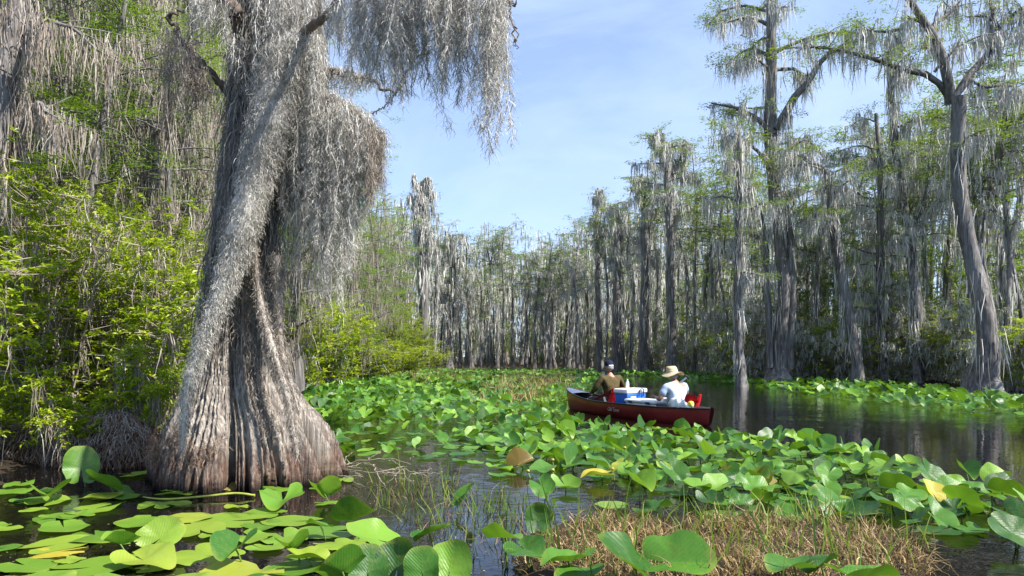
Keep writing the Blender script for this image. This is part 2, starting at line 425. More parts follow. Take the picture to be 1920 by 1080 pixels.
for k in range(26):  # stringy bark ridges: high angular frequency, slow wander in height
    fq = rg.integers(28, 120); ridge += np.sin(fq * TH + rg.uniform(0, 6.3) + rg.normal(0, 1.6) * ZZ + 1.2 * np.sin(ZZ * rg.uniform(.6, 2.2) + rg.uniform(0, 6)) + .9 * np.sin(3 * TH + rg.uniform(0, 6))) * rg.uniform(.4, 1)
ridge = np.abs(ridge) / 4.0
lump = .04 * np.sin(3 * TH + 2 * ZZ) * np.exp(-((ZZ - 2.6) / 1.5) ** 2)
RR = rs[:, None] * (1 - amp * (1 - flute(TH, ZZ)) * 1.25 + lump) * .97 + .048 * (ridge - .9) * np.clip(rs[:, None] / .6, .6, 1.3)
rough_ = rg.normal(size=(NZ, NA)); rough_ = (rough_ + np.roll(rough_, 1, 0) + np.roll(rough_, 2, 0) + np.roll(rough_, 3, 0) + np.roll(rough_, 4, 0)) / 5
RR = RR + .018 * rough_
X = cxs[:, None] + RR * np.cos(TH); Y = RR * np.sin(TH) * .92
i = (np.arange(NZ - 1)[:, None] * NA + np.arange(NA)[None]).ravel(); j = (np.arange(NZ - 1)[:, None] * NA + (np.arange(NA)[None] + 1) % NA).ravel()
mb = MB(); mb.add(np.stack([X, Y, ZZ], -1).reshape(-1, 3), np.stack([i, j, j + NA, i + NA], 1), 0, True)
mb.build('trunk', M['bark_old'], BT)

def bp(x, y, d=TD): return px(x, y, d) - BTO
# limbs
def limb(pts, r, name='limb', mat='twig', n=40, sides=9, lump=.06, seed=0):
    m_ = MB(); P = smooth_path(pts, n)
    P[1:-1] += rng_(seed + 77).normal(0, .012, (n - 2, 3))
    tube(m_, P, np.interp(np.linspace(0, 1, n), np.linspace(0, 1, len(r)), r), sides, 0, lump, rng_(seed))
    return m_.build(name, M[mat], BT)
LA = limb([bp(540, 110, 7.3), bp(575, 58, 6.85), bp(612, 30, 6.35), bp(645, -8, 5.9), bp(700, -50, 5.4), bp(800, -85, 5.1), bp(900, -70, 4.95), bp(955, -20, 4.85)], [.085, .045, .034, .028, .026, .024, .018, .008], seed=1)
LB_ = limb([bp(470, 250, 7.5), bp(418, 162, 7.4), bp(385, 125, 7.35), bp(352, 92, 7.3), bp(330, 58, 7.25), bp(318, 30, 7.2), bp(345, 18, 7.2)], [.06, .04, .03, .028, .026, .022, .012], seed=2)
LC = limb([bp(560, 175, 7.2), bp(615, 185, 7.1), bp(650, 205, 7.05), bp(690, 232, 7.0), bp(719, 262, 6.95)], [.08, .05, .04, .03, .015], seed=3)
limb([bp(590, 130, 7.4), bp(650, 140, 7.2), bp(700, 150, 7.1), bp(740, 175, 7.0), bp(772, 118, 6.9), bp(812, 92, 6.8)], [.05, .03, .018, .014, .011, .006], seed=4)
LD = limb([bp(470, 60, 7.2), bp(430, 10, 7.0), bp(380, -40, 6.9), bp(300, -80, 6.8)], [.09, .07, .05, .03], seed=5)
limb([bp(700, 215, 7.0), bp(735, 185, 6.95), bp(762, 145, 6.9)], [.007, .006, .004], seed=6)
limb([bp(935, -45, 4.9), bp(955, 2, 4.85), bp(968, 4, 4.8)], [.008, .006, .004], seed=7)
limb([bp(950, -20, 4.85), bp(962, 55, 4.8), bp(968, 92, 4.75)], [.006, .005, .003], seed=8)

fr = TD - .42   # front of the trunk at mid height
# great diagonal rope: over the shoulder limb and down across the trunk
mb = MB(); rg = rng_(21)
moss_rope(mb, [bp(585, 82, fr + .05), bp(548, 92, fr - .05), bp(522, 150, fr - .1), bp(505, 230, fr - .12), bp(486, 310, fr - .12), bp(462, 400, fr - .14), bp(438, 480, fr - .16), bp(412, 560, fr - .2),
               bp(385, 625, fr - .27), bp(362, 690, fr - .34), bp(347, 750, fr - .42), bp(342, 835, fr - .5)],
          [.13, .24, .23, .215, .20, .175, .16, .115, .082, .062, .046, .032, .016], 40000, rg, (.035, .115), .0042)
mb.build('moss_rope', M['moss'], BT)
# second rope down the right flank
mb = MB()
moss_rope(mb, [bp(478, 470, fr + .0), bp(484, 540, fr - .02), bp(496, 600, fr - .1), bp(516, 670, fr - .25), bp(538, 740, fr - .36), bp(548, 800, fr - .44), bp(556, 850, fr - .5)], [.025, .036, .042, .045, .038, .03, .015], 4200, rng_(22), (.035, .10), .0045)
moss_rope(mb, [bp(520, 480, fr + .02), bp(523, 560, fr + .02), bp(527, 640, fr - .06), bp(540, 700, fr - .16), bp(560, 770, fr - .25)], [.07, .055, .035, .025, .012], 3200, rng_(23), (.035, .11), .0045)
mb.build('moss_rope', M['moss_brown'], BT)
# shroud over the upper trunk
def trunk_pts(n, rng, zr, ang, keep=None, out=.03):
    z = rng.uniform(*zr, n); a = rng.uniform(*ang, n)
    r = np.interp(z, zs, rs) * (1 - np.interp(z, [-.1, .3, .9, 1.6, 2.6, 8], [.48, .40, .29, .17, .10, .06]) * (1 - flute(a, z)) * 1.25) * 1.0 + out * rng.uniform(.2, 1.6, n)
    P = np.stack([np.interp(z, zs, cxs) + r * np.cos(a), r * np.sin(a) * .92, z], 1)
    D = np.stack([np.cos(a) * .5, np.sin(a) * .5, np.full(n, -.9)], 1)
    if keep is not None: k = keep(P, a, z); P, D = P[k], D[k]
    return P, unit(D)
def patch(P, a, z):  # ragged lower edge, long tongues
    low = 2.3 + .55 * np.sin(5 * a + 1) + .35 * np.sin(11 * a) + .25 * np.sin(23 * a + 2)
    return (z > low) & ((np.sin(9 * a + .6 * z) + .6 * np.sin(17 * a - z) > -.75) | (z > 3.6))
mb = MB()
P, D = trunk_pts(36000, rng_(24), (1.1, 5.3), (np.pi * .93, np.pi * 2.07), patch, .05)
curls(mb, P, D, 6, (.08, .22), .005, .6, .42, rng_(25))
P, D = trunk_pts(2200, rng_(26), (1.6, 5.3), (np.pi * .95, np.pi * 2.05), patch, .07)
ribbons(mb, P, rng_(27).uniform(.25, .7, len(P)), 0.010, 8, D, .7, .28, rng_(27))
mb.build('moss_shroud', M['moss_shaded'], BT)
# thin beard over the lower middle of the trunk and in the clefts of the base
mb = MB()
def cleft(P, a, z):
    return (flute(a, z) < .62) & (np.sin(7 * a + 2.1 * z) > -.2) & (P[:, 0] > -.35) & (P[:, 0] < .55)
P, D = trunk_pts(5500, rng_(28), (.55, 1.9), (np.pi * 1.15, np.pi * 1.9), cleft, .03)
curls(mb, P, D, 6, (.07, .2), .005, .25, .55, rng_(28))
mb.build('moss_beard', M['moss_brown'], BT)
# the root mat and dead needles caught on the base
mb = MB(); rg = rng_(29)
def mat_zone(P, a, z): return (np.abs(z - (.42 + .10 * np.sin(4 * P[:, 0] * 3))) < .10) & (P[:, 0] < .06)
P, D = trunk_pts(1500, rg, (.25, .6), (np.pi * 1.05, np.pi * 1.62), mat_zone, .05)
ribbons(mb, P, rg.uniform(.06, .2, len(P)), .006, 5, unit(rg.normal(size=(len(P), 3)) * [1, .4, .25] + [0, -.5, .1]), .12, .35, rg)
mb.build('root_mat', M['root'], BT)

# hanging curtains: the big spray over the water
def curtain(xs, ys, n, top_fn, d_fn, seed, mat='moss', n_per_m=165, rad=.042, zfrac=(.45, 1.0), x0=None, name='moss_curtain', bunch=12, par=None, length=(.05, .14), width=.0048):
    rg = rng_(seed); m_ = MB()
    cen = rg.uniform(xs[0], xs[-1], bunch)
    x = np.clip(rg.choice(cen, n) + (dx := rg.normal(0, (xs[-1] - xs[0]) / bunch * .5, n)), xs[0], xs[-1])
    bot = np.interp(x, xs, ys); top = top_fn(x) + rg.normal(0, 6, n)
    d = d_fn(x) + rg.normal(0, .16, n)
    tops = np.stack([(x - CX) / FPX * d, d, EYE - (top - HY) / FPX * d], 1) - BTO
    L = np.maximum((bot - top) / FPX * d, .1) * rg.uniform(*zfrac, n) ** .7 * (.45 + .6 * np.exp(-(dx / ((xs[-1] - xs[0]) / bunch * .6)) ** 2))
    moss_strands(m_, tops, L, n_per_m, rg, rad, length, width)
    return m_.build(name, M[mat], par or BT)
branch_top = lambda x: np.interp(x, [560, 645, 700, 800, 900, 955], [60, -8, -50, -85, -70, -20])
branch_d = lambda x: np.interp(x, [560, 645, 700, 800, 900, 955], [6.7, 5.9, 5.4, 5.1, 4.95, 4.85])
curtain([620, 640, 662, 690, 708], [40, 130, 185, 195, 120], 70, branch_top, branch_d, 31, par=LA, length=(.045, .12), width=.0038, n_per_m=215)
curtain([690, 722, 752, 768, 782, 812], [120, 165, 215, 190, 205, 90], 85, branch_top, branch_d, 32, par=LA, length=(.045, .12), width=.0038, n_per_m=215)
curtain([795, 822, 842, 856, 868, 884], [90, 130, 225, 265, 190, 100], 62, branch_top, branch_d, 33, bunch=7, par=LA, length=(.045, .12), width=.0038, n_per_m=215)
curtain([880, 896, 908, 918, 930, 938, 947], [100, 170, 240, 150, 290, 290, 70], 62, branch_top, branch_d, 34, bunch=7, par=LA, length=(.045, .12), width=.0038, n_per_m=215)
# brown-grey drapes on the right flank
tl = lambda x: np.interp(x, [540, 600, 650, 690, 720], [150, 182, 205, 232, 262])
dl = lambda x: np.interp(x, [540, 600, 650, 690, 720], [7.2, 7.1, 7.05, 7.0, 6.95])
curtain([535, 556, 580, 600, 612], [520, 590, 570, 560, 420], 92, tl, dl, 35, n_per_m=200, par=LC, width=.0037)
curtain([606, 622, 636, 648, 662, 678], [480, 590, 560, 600, 470, 380], 80, tl, dl, 36, 'moss', 200, bunch=6, par=LC, width=.0037)
curtain([672, 684, 700, 712, 721], [330, 400, 430, 390, 300], 46, tl, dl, 37, 'moss_brown', 210, .045, bunch=6, par=LC, width=.0037)
mb = MB(); rg = rng_(43)
moss_rope(mb, [bp(560, 172, 7.18), bp(615, 183, 7.1), bp(650, 203, 7.05), bp(690, 230, 7.0), bp(722, 262, 6.95)], [.10, .08, .075, .065, .03], 4200, rg, (.05, .16), .005, core=False)
moss_rope(mb, [bp(590, 128, 7.4), bp(650, 140, 7.2), bp(700, 150, 7.1)], [.07, .06, .03], 1500, rg, (.05, .16), .005, core=False)
mb.build('limb_moss', M['moss'], LC)
# left clump and the tangle at the top
tc_ = lambda x: np.interp(x, [300, 330, 352, 400], [45, 40, 90, 150])
curtain([303, 312, 330, 345, 356, 392], [120, 290, 300, 230, 190, 210], 60, tc_, lambda x: 7.25 + 0 * x, 38, 'moss_brown', 150, .06, bunch=6, par=LB_)
tt_ = lambda x: np.interp(x, [300, 380, 430, 470, 640], [-80, -40, 5, -30, -30])
curtain([330, 400, 440, 470, 520, 560, 640], [60, 70, 150, 130, 120, 90, 60], 120, tt_, lambda x: 6.95 + 0 * x, 39, 'moss', 120, .05, bunch=14, par=LD)
curtain([440, 470, 500, 560, 600], [160, 210, 170, 190, 230], 60, lambda x: 60 + 0 * x, lambda x: 6.98 + 0 * x, 40, 'moss', 150, .06, bunch=8)
# ------------------------------------------------------------------ cypress trees
def spray(acc, c, u, k, ln, size, rng):
    """flat feathery spray of needle twigs: c centre, u outward direction"""
    s = rng.uniform(-.1, 1, k); lat = rng.normal(0, .36, k) * ln
    h = unit(np.cross(u, [0, 0, 1.])); 
    C = c + u * (s * ln)[:, None] + h * lat[:, None] + np.array([0, 0, 1.]) * (rng.normal(0, .09, k) * ln)[:, None]
    D = unit(u + h * rng.normal(0, .8, (k, 1)) + np.column_stack([np.zeros(k), np.zeros(k), rng.normal(-.1, .3, k)]))
    N = unit(np.column_stack([rng.normal(0, .45, k), rng.normal(0, .45, k), np.ones(k)]))
    acc.append((C, D, N, size * rng.uniform(.6, 1.4, k)))

def grow_limb(T, pts, r0, r1, rng, twigs, leafk, lsize, lln, mossn, mosslen, mossw, leaf_from=.35, sub=1.0, sides=6):
    n = 10
    P = smooth_path(pts, n); L = np.linalg.norm(np.diff(P, axis=0), axis=1).sum()
    P[1:-1] += rng.normal(0, .025 * L / n * 2, (n - 2, 3))
    tube(T['trunk'], P, np.linspace(r0, r1, n), sides, 0, .07, rng, True, False)
    pts_m = [P[2:]]
    for q in range(twigs):
        t = rng.uniform(leaf_from, 1); i = min(int(t * (n - 1)), n - 2); a = P[i] + (P[i + 1] - P[i]) * rng.uniform()
        az = rng.uniform(0, 6.3); dr = unit(unit(P[i + 1] - P[i]) * .7 + np.array([math.cos(az), math.sin(az), rng.uniform(-.25, .55)]))
        l = sub * rng.uniform(.35, 1.0)
        b = a + dr * l * .5 + rng.normal(0, .05, 3); c = a + dr * l + np.array([0, 0, -.08 * l])
        Q = smooth_path([a, b, c], 5); tube(T['trunk'], Q, np.linspace(max(r1 * .7, .012), .006, 5), 4, 0, 0, None, True, False)
        pts_m.append(Q)
        if leafk: spray(T['leaf'], c, unit(dr * [1, 1, .3]), rng.poisson(leafk), lln, lsize, rng)
        if leafk and rng.uniform() < .6: spray(T['leaf'], Q[2], unit(dr * [1, 1, .2]), rng.poisson(leafk * .6), lln * .8, lsize, rng)
    A = np.concatenate(pts_m)
    if mossn:
        # moss hangs in bunches below the limb and its twigs
        cen = A[rng.integers(0, len(A), max(int(mossn / 7), 2))]
        P0 = cen[rng.integers(0, len(cen), mossn)] + rng.normal(0, .07, (mossn, 3)) * [1, 1, .5]
        T['moss'].append((P0, mosslen * rng.uniform(.25, 1, mossn) ** 1.4, mossw * rng.uniform(.5, 1.3, mossn)))

def make_tree(seed, H, path, rad, limbs=(), n_auto=16, auto_len=(.7, 2.0), z_from=.4, twigs=4, leafk=16, lsize=.15, lln=.45, mossn=26, mosslen=1.2, mossw=.045,
              trunk_moss=120, sides=11, leafmat='cypress', mossmat='moss_far', barkmat='bark', flare=True, asp=.3, top_moss=.93):
    rng = rng_(seed)
    T = {'trunk': MB(), 'leaf': [], 'moss': []}
    P = smooth_path(path, 36); P[1:, :2] += np.cumsum(rng.normal(0, .012, (35, 2)), 0) * H / 14
    tt = np.linspace(0, 1, 36); r = np.interp(tt, np.linspace(0, 1, len(rad)), rad)
    # trunk with a fluted foot
    a = np.linspace(0, 2 * np.pi, 20, endpoint=False)
    Tn = unit(np.gradient(P, axis=0))
    fl = 1 + (.22 * np.exp(-(P[:, 2] - P[0, 2]) / (H * .06)))[:, None] * np.sin(5 * a + .7 * np.sin(2 * a) + seed)[None] + rng.normal(0, .045, (36, 20))
    V = P[:, None] + (r[:, None] * fl)[..., None] * np.stack([np.cos(a), np.sin(a), np.zeros(20)], -1)[None]
    V[..., 2] -= ((V - P[:, None])[..., :2] * (Tn[:, None, :2])).sum(-1) / np.maximum(Tn[:, None, 2], .5) * .6
    i = np.arange(35)[:, None] * 20; j = np.arange(20)[None]; k = (j + 1) % 20
    T['trunk'].add(V.reshape(-1, 3), np.stack([i + j, i + k, i + 20 + k, i + 20 + j], -1).reshape(-1, 4), 0, True)
    for L in limbs:
        grow_limb(T, L[0], L[1], L[2], rng, int(L[3] if len(L) > 3 else 8), leafk, lsize, lln, int(mossn * 2.2), mosslen, mossw, .25, 1.0, 7)
    for q in range(n_auto):
        f = z_from + (1 - z_from) * (q + rng.uniform(0, 1)) / n_auto; f = min(f, .985)
        i0 = f * 35; i1 = min(int(i0), 34); b = P[i1] + (P[i1 + 1] - P[i1]) * (i0 - i1)
        az = rng.uniform(0, 6.28); l = rng.uniform(*auto_len) * (1.0 if f > .6 else .75)
        dr = np.array([math.cos(az), math.sin(az), 0])
        e = b + dr * l + np.array([0, 0, rng.uniform(-.05, .35) * l]); mid = b + dr * l * .5 + np.array([0, 0, rng.uniform(.1, .4) * l]) * .6
        rb = max(min(np.interp(f, tt, r) * .45, .07), .02)
        low = f < .55
        grow_limb(T, [b, mid, e], rb, rb * .3, rng, twigs if not low else max(twigs - 1, 2), leafk * (1 if not low else .55), lsize, lln, mossn, mosslen, mossw)
    mm = MB()
    for (p0, L, w) in T['moss']: ribbons(mm, p0, L, w, 5, np.array([0, 0, -1.]), .6, .24, rng)
    if trunk_moss:
        f = rng.uniform(.22, top_moss, trunk_moss); idx = f * 35; i1 = np.minimum(idx.astype(int), 34)
        clump = np.sin(f * 37 + seed) + np.sin(f * 91 + 2 * seed) > -.5
        az = rng.uniform(0, 6.28, trunk_moss); b = P[i1] + (P[i1 + 1] - P[i1]) * (idx - i1)[:, None]
        rr = (np.interp(f, tt, r) * 1.05 + .03) * rng.uniform(.9, 1.5, trunk_moss)
        p0 = (b + np.stack([np.cos(az) * rr, np.sin(az) * rr, 0 * az], 1))[clump]
        ribbons(mm, p0, mosslen * rng.uniform(.3, 1.2, len(p0)), mossw * 1.1, 4, np.array([0, 0, -1.]), .6, .14, rng)
    lm = MB()
    if T['leaf']:
        C, D, N, s_ = (np.concatenate(x) for x in zip(*T['leaf']))
        leaf_quads(lm, C, D, N, s_, s_ * asp, 0, .1)
    out = [('trunk', T['trunk'].mesh('trunk', M[barkmat]))]
    if lm.n: out.append(('crown', lm.mesh('crown', M[leafmat])))
    if mm.n: out.append(('moss_clumps', mm.mesh('moss_clumps', M[mossmat])))
    return out

def put_tree(parts, loc, rz, sc, label, group=None, name='cypress_tree', cat='tree', scz=None):
    o = empty(name, loc, rz); o.scale = (sc, sc, scz or sc); tag(o, label, cat, group)
    for n_, me in parts: link(n_, me, o)
    return o

def px_tree(seed, d, pts, hw, limbs=(), **kw):
    """one hand-laid tree: pts [(photo x, y)] foot to top, hw half widths in photo pixels; limbs [(pts, hw0, hw1, depth swing, twigs)]"""
    b = px(pts[0][0], pts[0][1], d); b[2] = -.05
    rg = rng_(seed + 500)
    P = [px(x, y, d) - b for x, y in pts]; P[0][2] = -.1
    for i, p in enumerate(P): p[1] += .25 * math.sin(i * 1.3 + seed)
    k = d / FPX; Ls = []
    for L in limbs:
        n = len(L[0]); sw = L[3]
        Q = [px(x, y, d) - b + np.array([0, sw * (i / (n - 1)) + (.25 * math.sin(i * 1.3 + seed) if i == 0 else 0), 0]) for i, (x, y) in enumerate(L[0])]
        Ls.append((Q, L[1] * k, L[2] * k, L[4]))
    H = P[-1][2]
    parts = make_tree(seed, H, P, [h * k for h in hw], Ls, **kw)
    return b, parts

near = dict(lsize=.11, lln=.55, leafk=64, twigs=5, mossn=115, mosslen=1.25, mossw=.034, trunk_moss=260)
SPECIAL = []
# the double-stemmed giant right of the canoe
b, p = px_tree(101, 31.5, [(1463, 722), (1463, 690), (1464, 640), (1467, 540), (1462, 440), (1457, 330), (1453, 240), (1450, 120), (1447, 10), (1446, -110)], [30, 16, 12, 11, 12, 12, 12, 10, 8, 3],
    [([(1482, 690), (1482, 600), (1481, 520), (1474, 440), (1464, 390)], 9, 6, -.5, 2), ([(1446, 690), (1444, 600), (1440, 520), (1440, 460), (1436, 420), (1425, 380)], 7, 4, .4, 3),
     ([(1456, 240), (1482, 190), (1512, 155), (1530, 120), (1575, 98), (1610, 96)], 8.5, 2.5, -1.2, 16), ([(1453, 250), (1430, 225), (1408, 205), (1385, 190), (1345, 178)], 6, 1.5, 1.0, 12),
     ([(1450, 130), (1490, 125), (1520, 132), (1540, 128)], 4, 1.5, .8, 8), ([(1449, 100), (1500, 80), (1560, 70), (1600, 78)], 4, 1.5, -.8, 14), ([(1448, 50), (1410, 38), (1380, 42), (1350, 55)], 4, 1.5, -.6, 10),
     ([(1447, 20), (1400, 5), (1360, 10), (1338, 30)], 3, 1.2, .8, 9), ([(1448, 110), (1425, 95), (1395, 105), (1372, 112)], 3, 1, .4, 8), ([(1455, 300), (1490, 270), (1520, 262), (1548, 290)], 4, 1.2, .3, 8), ([(1455, 330), (1420, 285), (1390, 270), (1375, 280)], 4, 1.2, -.3, 8)],
    n_auto=17, auto_len=(.8, 2.2), z_from=.45, **near)
put_tree(p, b, 0, 1, 'tall twin-stemmed moss-hung cypress standing in the water right of the canoe')
# the leaning forked tree at the right bank
b, p = px_tree(102, 24, [(1850, 742), (1848, 705), (1846, 660), (1840, 590), (1826, 490), (1808, 370), (1796, 270), (1790, 185)], [40, 27, 19, 16, 14.5, 13, 12.5, 12],
    [([(1790, 188), (1770, 140), (1740, 85), (1705, 45), (1668, 5), (1640, -30)], 10, 4, -1.0, 14), ([(1792, 188), (1806, 160), (1838, 122), (1868, 88), (1884, 50), (1888, 10), (1886, -30)], 8, 3, .8, 12),
     ([(1788, 178), (1745, 146), (1690, 136), (1640, 124), (1580, 110), (1520, 104), (1490, 108)], 6.5, 2, -.7, 26), ([(1872, 80), (1880, 55), (1865, 30), (1840, 22)], 4, 1.5, .3, 8), ([(1740, 85), (1760, 40), (1800, 10), (1830, -20)], 6, 2, .9, 10),
     ([(1700, 40), (1680, 60), (1640, 70), (1600, 68)], 4, 1.5, -.6, 12), ([(1885, 40), (1910, 20), (1940, 20)], 4, 1.5, -.3, 8), ([(1826, 145), (1860, 160), (1900, 150), (1940, 160)], 3, 1.2, .6, 8), ([(1760, 130), (1780, 100), (1815, 80), (1850, 75)], 3, 1.2, -.5, 10)],
    n_auto=2, z_from=.8, **dict(near, leafk=40, trunk_moss=150))
put_tree(p, b, 0, 1, 'leaning cypress with forked top and swollen foot on the right bank', name='cypress_tree')
b, p = px_tree(103, 31, [(1722, 716), (1718, 640), (1714, 560), (1703, 420), (1690, 290), (1674, 180), (1660, 100)], [12, 9, 8, 7.5, 7, 6, 4], [([(1662, 120), (1680, 80), (1720, 60)], 3, 1, .5, 8)], n_auto=7, z_from=.55, **near)
put_tree(p, b, 0, 1, 'thin cypress leaning to the left beneath the long horizontal branch')
b, p = px_tree(104, 30.5, [(1604, 720), (1601, 680), (1592, 610), (1577, 500), (1562, 420), (1550, 350), (1536, 318), (1515, 305)], [15, 10, 9, 8.5, 8, 7, 5, 3], [([(1536, 318), (1505, 290), (1480, 290), (1460, 310)], 3, 1, .3, 10), ([(1568, 440), (1540, 400), (1510, 410), (1470, 430)], 3, 1, -.6, 8)], n_auto=5, z_from=.6, **near)
put_tree(p, b, 0, 1, 'dark bowed cypress with its curved tip bent over to the left')
b, p = px_tree(105, 29.5, [(1388, 728), (1387, 700), (1388, 640), (1386, 520), (1384, 400), (1381, 300), (1383, 235)], [12, 8.5, 7, 7, 6.5, 5, 3], [], n_auto=12, z_from=.45, auto_len=(.5, 1.3), **near)
put_tree(p, b, 0, 1, 'slim straight cypress rising from lily pads just left of the twin-stemmed giant')
b, p = px_tree(106, 32, [(1656, 722), (1655, 690), (1653, 600), (1649, 470), (1645, 350), (1640, 215)], [16, 10, 8, 7.5, 6, 3], [], n_auto=15, z_from=.42, auto_len=(.8, 1.9), **near)
put_tree(p, b, 0, 1, 'straight cypress with grey moss skirt at its foot between two leaning trunks')
b, p = px_tree(107, 46, [(1262, 700), (1262, 640), (1258, 500), (1254, 400), (1250, 330), (1246, 290), (1243, 248)], [15, 9, 8, 8, 7, 6, 3],
    [([(1252, 345), (1268, 310), (1285, 275), (1296, 262)], 5, 1.5, .6, 12), ([(1254, 420), (1272, 395), (1280, 380)], 4, 1.5, .6, 6), ([(1247, 290), (1232, 268), (1225, 255)], 4, 1, -.6, 8)], n_auto=17, z_from=.5, auto_len=(.7, 2.0), **dict(near, lsize=.15, mossw=.05, leafk=30))
put_tree(p, b, 0, 1, 'tall flat-topped cypress behind the man in the straw hat')
b, p = px_tree(108, 58, [(793, 694), (793, 600), (791, 480), (790, 420), (789, 380), (787, 338)], [10, 9, 9, 12, 9, 2], [([(788, 345), (800, 332), (806, 335)], 2, .8, .2, 0), ([(788, 352), (778, 335), (776, 328)], 2, .8, -.2, 0)],
    n_auto=10, z_from=.35, auto_len=(.5, 1.3), **dict(near, lsize=.16, mossw=.07, leafk=12, trunk_moss=900, mosslen=1.6, top_moss=.97))
put_tree(p, b, 0, 1, 'shaggy snag thick with vines standing above the far shrubs left of centre')
b, p = px_tree(109, 52, [(1207, 698), (1206, 600), (1208, 470), (1206, 380), (1204, 325)], [11, 8, 7, 6, 3], [], n_auto=16, z_from=.45, auto_len=(.6, 1.7), **dict(near, lsize=.16, mossw=.055, leafk=26))
put_tree(p, b, 0, 1, 'dark slender cypress directly behind the space between the two paddlers')
b, p = px_tree(110, 60, [(1154, 696), (1154, 600), (1156, 480), (1155, 410), (1152, 382)], [9, 7, 6.5, 6, 3], [], n_auto=15, z_from=.45, auto_len=(.6, 1.8), **dict(near, lsize=.17, mossw=.06, leafk=26))
put_tree(p, b, 0, 1, 'dark cypress rising behind the man in the navy cap')
b, p = px_tree(111, 64, [(1124, 695), (1123, 600), (1124, 480), (1125, 410), (1124, 352)], [8, 5, 5, 4.5, 1.5], [], n_auto=14, z_from=.5, auto_len=(.4, 1.4), **dict(near, lsize=.17, mossw=.06, leafk=16))
put_tree(p, b, 0, 1, 'spindly cypress with bare pointed tip left of the man in the navy cap')
b, p = px_tree(112, 70, [(843, 692), (842, 650), (846, 590), (850, 520), (852, 470), (850, 440)], [9, 6, 5, 5, 4, 2], [], n_auto=14, z_from=.35, auto_len=(.7, 1.9), **dict(near, lsize=.18, mossw=.09, leafk=14, mossn=70, mosslen=2.2))
put_tree(p, b, 0, 1, 'pale-footed cypress with heavy white-grey moss at the left end of far treeline')

# generic kinds, each built once and copied
VAR = []
for k in range(7):
    rg = rng_(300 + k); H = 14
    path = [(0, 0, -.15), (rg.normal(0, .12), rg.normal(0, .12), 3), (rg.normal(0, .25), rg.normal(0, .25), 7), (rg.normal(0, .35), rg.normal(0, .3), 11), (rg.normal(0, .4), rg.normal(0, .3), H)]
    VAR.append(make_tree(300 + k, H, path, [.30, .15, .13, .12, .11, .085, .03] if k % 2 else [.24, .11, .10, .09, .085, .065, .02], n_auto=17 + 2 * (k % 3), auto_len=(.8, 2.6) if k % 3 else (.6, 2.0), z_from=.5 + .05 * (k % 3), twigs=4,
               leafk=[32, 25, 36, 18, 30, 14, 34][k], lsize=.17, lln=.55, mossn=[19, 27, 16, 32, 20, 38, 22][k], mosslen=[1.0, 1.3, .9, 1.5, 1.1, 1.6, 1.1][k], mossw=.05, top_moss=.8, trunk_moss=[150, 210, 120, 260, 150, 280, 150][k]))
def row(spots, group, label, seed, where=()):
    rg = rng_(seed); base_label = label
    for (x, d, top) in spots:
        label = base_label
        for lim, txt in where:
            if x < lim: label = base_label + ' ' + txt; break
        b = px(x, 0, d); H = EYE + (HY - top) / FPX * d
        s_ = H / 14.3; w = s_ ** .5 * rg.uniform(.85, 1.15)
        put_tree(VAR[rg.integers(0, 7)], (b[0], d, -.02), rg.uniform(0, 6.28), w, label, group, scz=s_)
FAR_L = 'mossy cypress of the far treeline'
row([(742, 66, 420), (758, 74, 405), (772, 62, 380), (812, 68, 395), (826, 76, 440), (862, 74, 470), (884, 72, 435), (905, 73, 442), (922, 75, 448), (945, 72, 420), (962, 74, 424), (985, 78, 470), (1004, 74, 462), (1020, 77, 480), (1040, 72, 452),
     (1058, 75, 460), (1076, 70, 434), (1092, 72, 418), (1108, 74, 410), (873, 80, 450), (835, 82, 455), (932, 83, 440), (978, 84, 480), (1050, 84, 470), (1030, 70, 500), (898, 70, 500), (915, 69, 520), (1066, 68, 480), (1085, 66, 470)],
    'cypresses of the far treeline', FAR_L, 41, [(800, 'near the shaggy vine-thick snag'), (900, 'left of its tallest rounded crowns'), (990, 'beneath its tallest rounded crowns'), (1075, 'in its lowest dip'), (2000, 'where it rises toward the canoe')])
row([(1140, 63, 400), (1168, 62, 388), (1185, 60, 405), (1222, 54, 345), (1236, 58, 330), (1285, 50, 300), (1302, 48, 285), (1318, 51, 335), (1336, 46, 345), (1352, 44, 330), (1366, 42, 300), (1402, 40, 340), (1418, 38, 300), (1196, 66, 420), (1176, 70, 430),
     (1274, 60, 330), (1310, 60, 360), (1346, 56, 370), (1376, 50, 370), (1432, 46, 360)],
    'cypresses along the bank behind the canoe', 'mossy cypress in the stand behind the canoe', 42, [(1215, 'left of the tall flat-topped tree'), (1262, 'hidden partly by the tall flat-topped tree'), (1345, 'right of the tall flat-topped tree'), (2000, 'beside the slim straight cypress')])
row([(1500, 38, 300), (1516, 42, 330), (1534, 36, 345), (1552, 44, 360), (1574, 39, 370), (1586, 36, 400), (1618, 42, 270), (1632, 37, 240), (1676, 38, 235), (1694, 42, 250), (1710, 36, 200), (1732, 34, 215), (1748, 39, 190), (1766, 35, 240), (1784, 41, 210),
     (1806, 31, 190), (1818, 36, 150), (1834, 33, 200), (1868, 29, 170), (1884, 31, 130), (1902, 27, 190), (1916, 30, 150), (1934, 27, 100), (1690, 52, 270), (1740, 52, 260), (1640, 54, 290), (1560, 55, 380), (1480, 52, 370), (1790, 50, 240), (1850, 46, 200), (1900, 44, 190), (1724, 30, 330)],
    'cypresses of the swamp forest on the right bank', 'mossy cypress in the right bank forest', 43, [(1560, 'just right of the twin-stemmed giant'), (1650, 'behind the dark bowed cypress'), (1720, 'behind the thin leaning cypress'), (1800, 'left of the leaning forked tree'), (1850, 'close behind the leaning forked tree'), (3000, 'right of the leaning forked tree')])

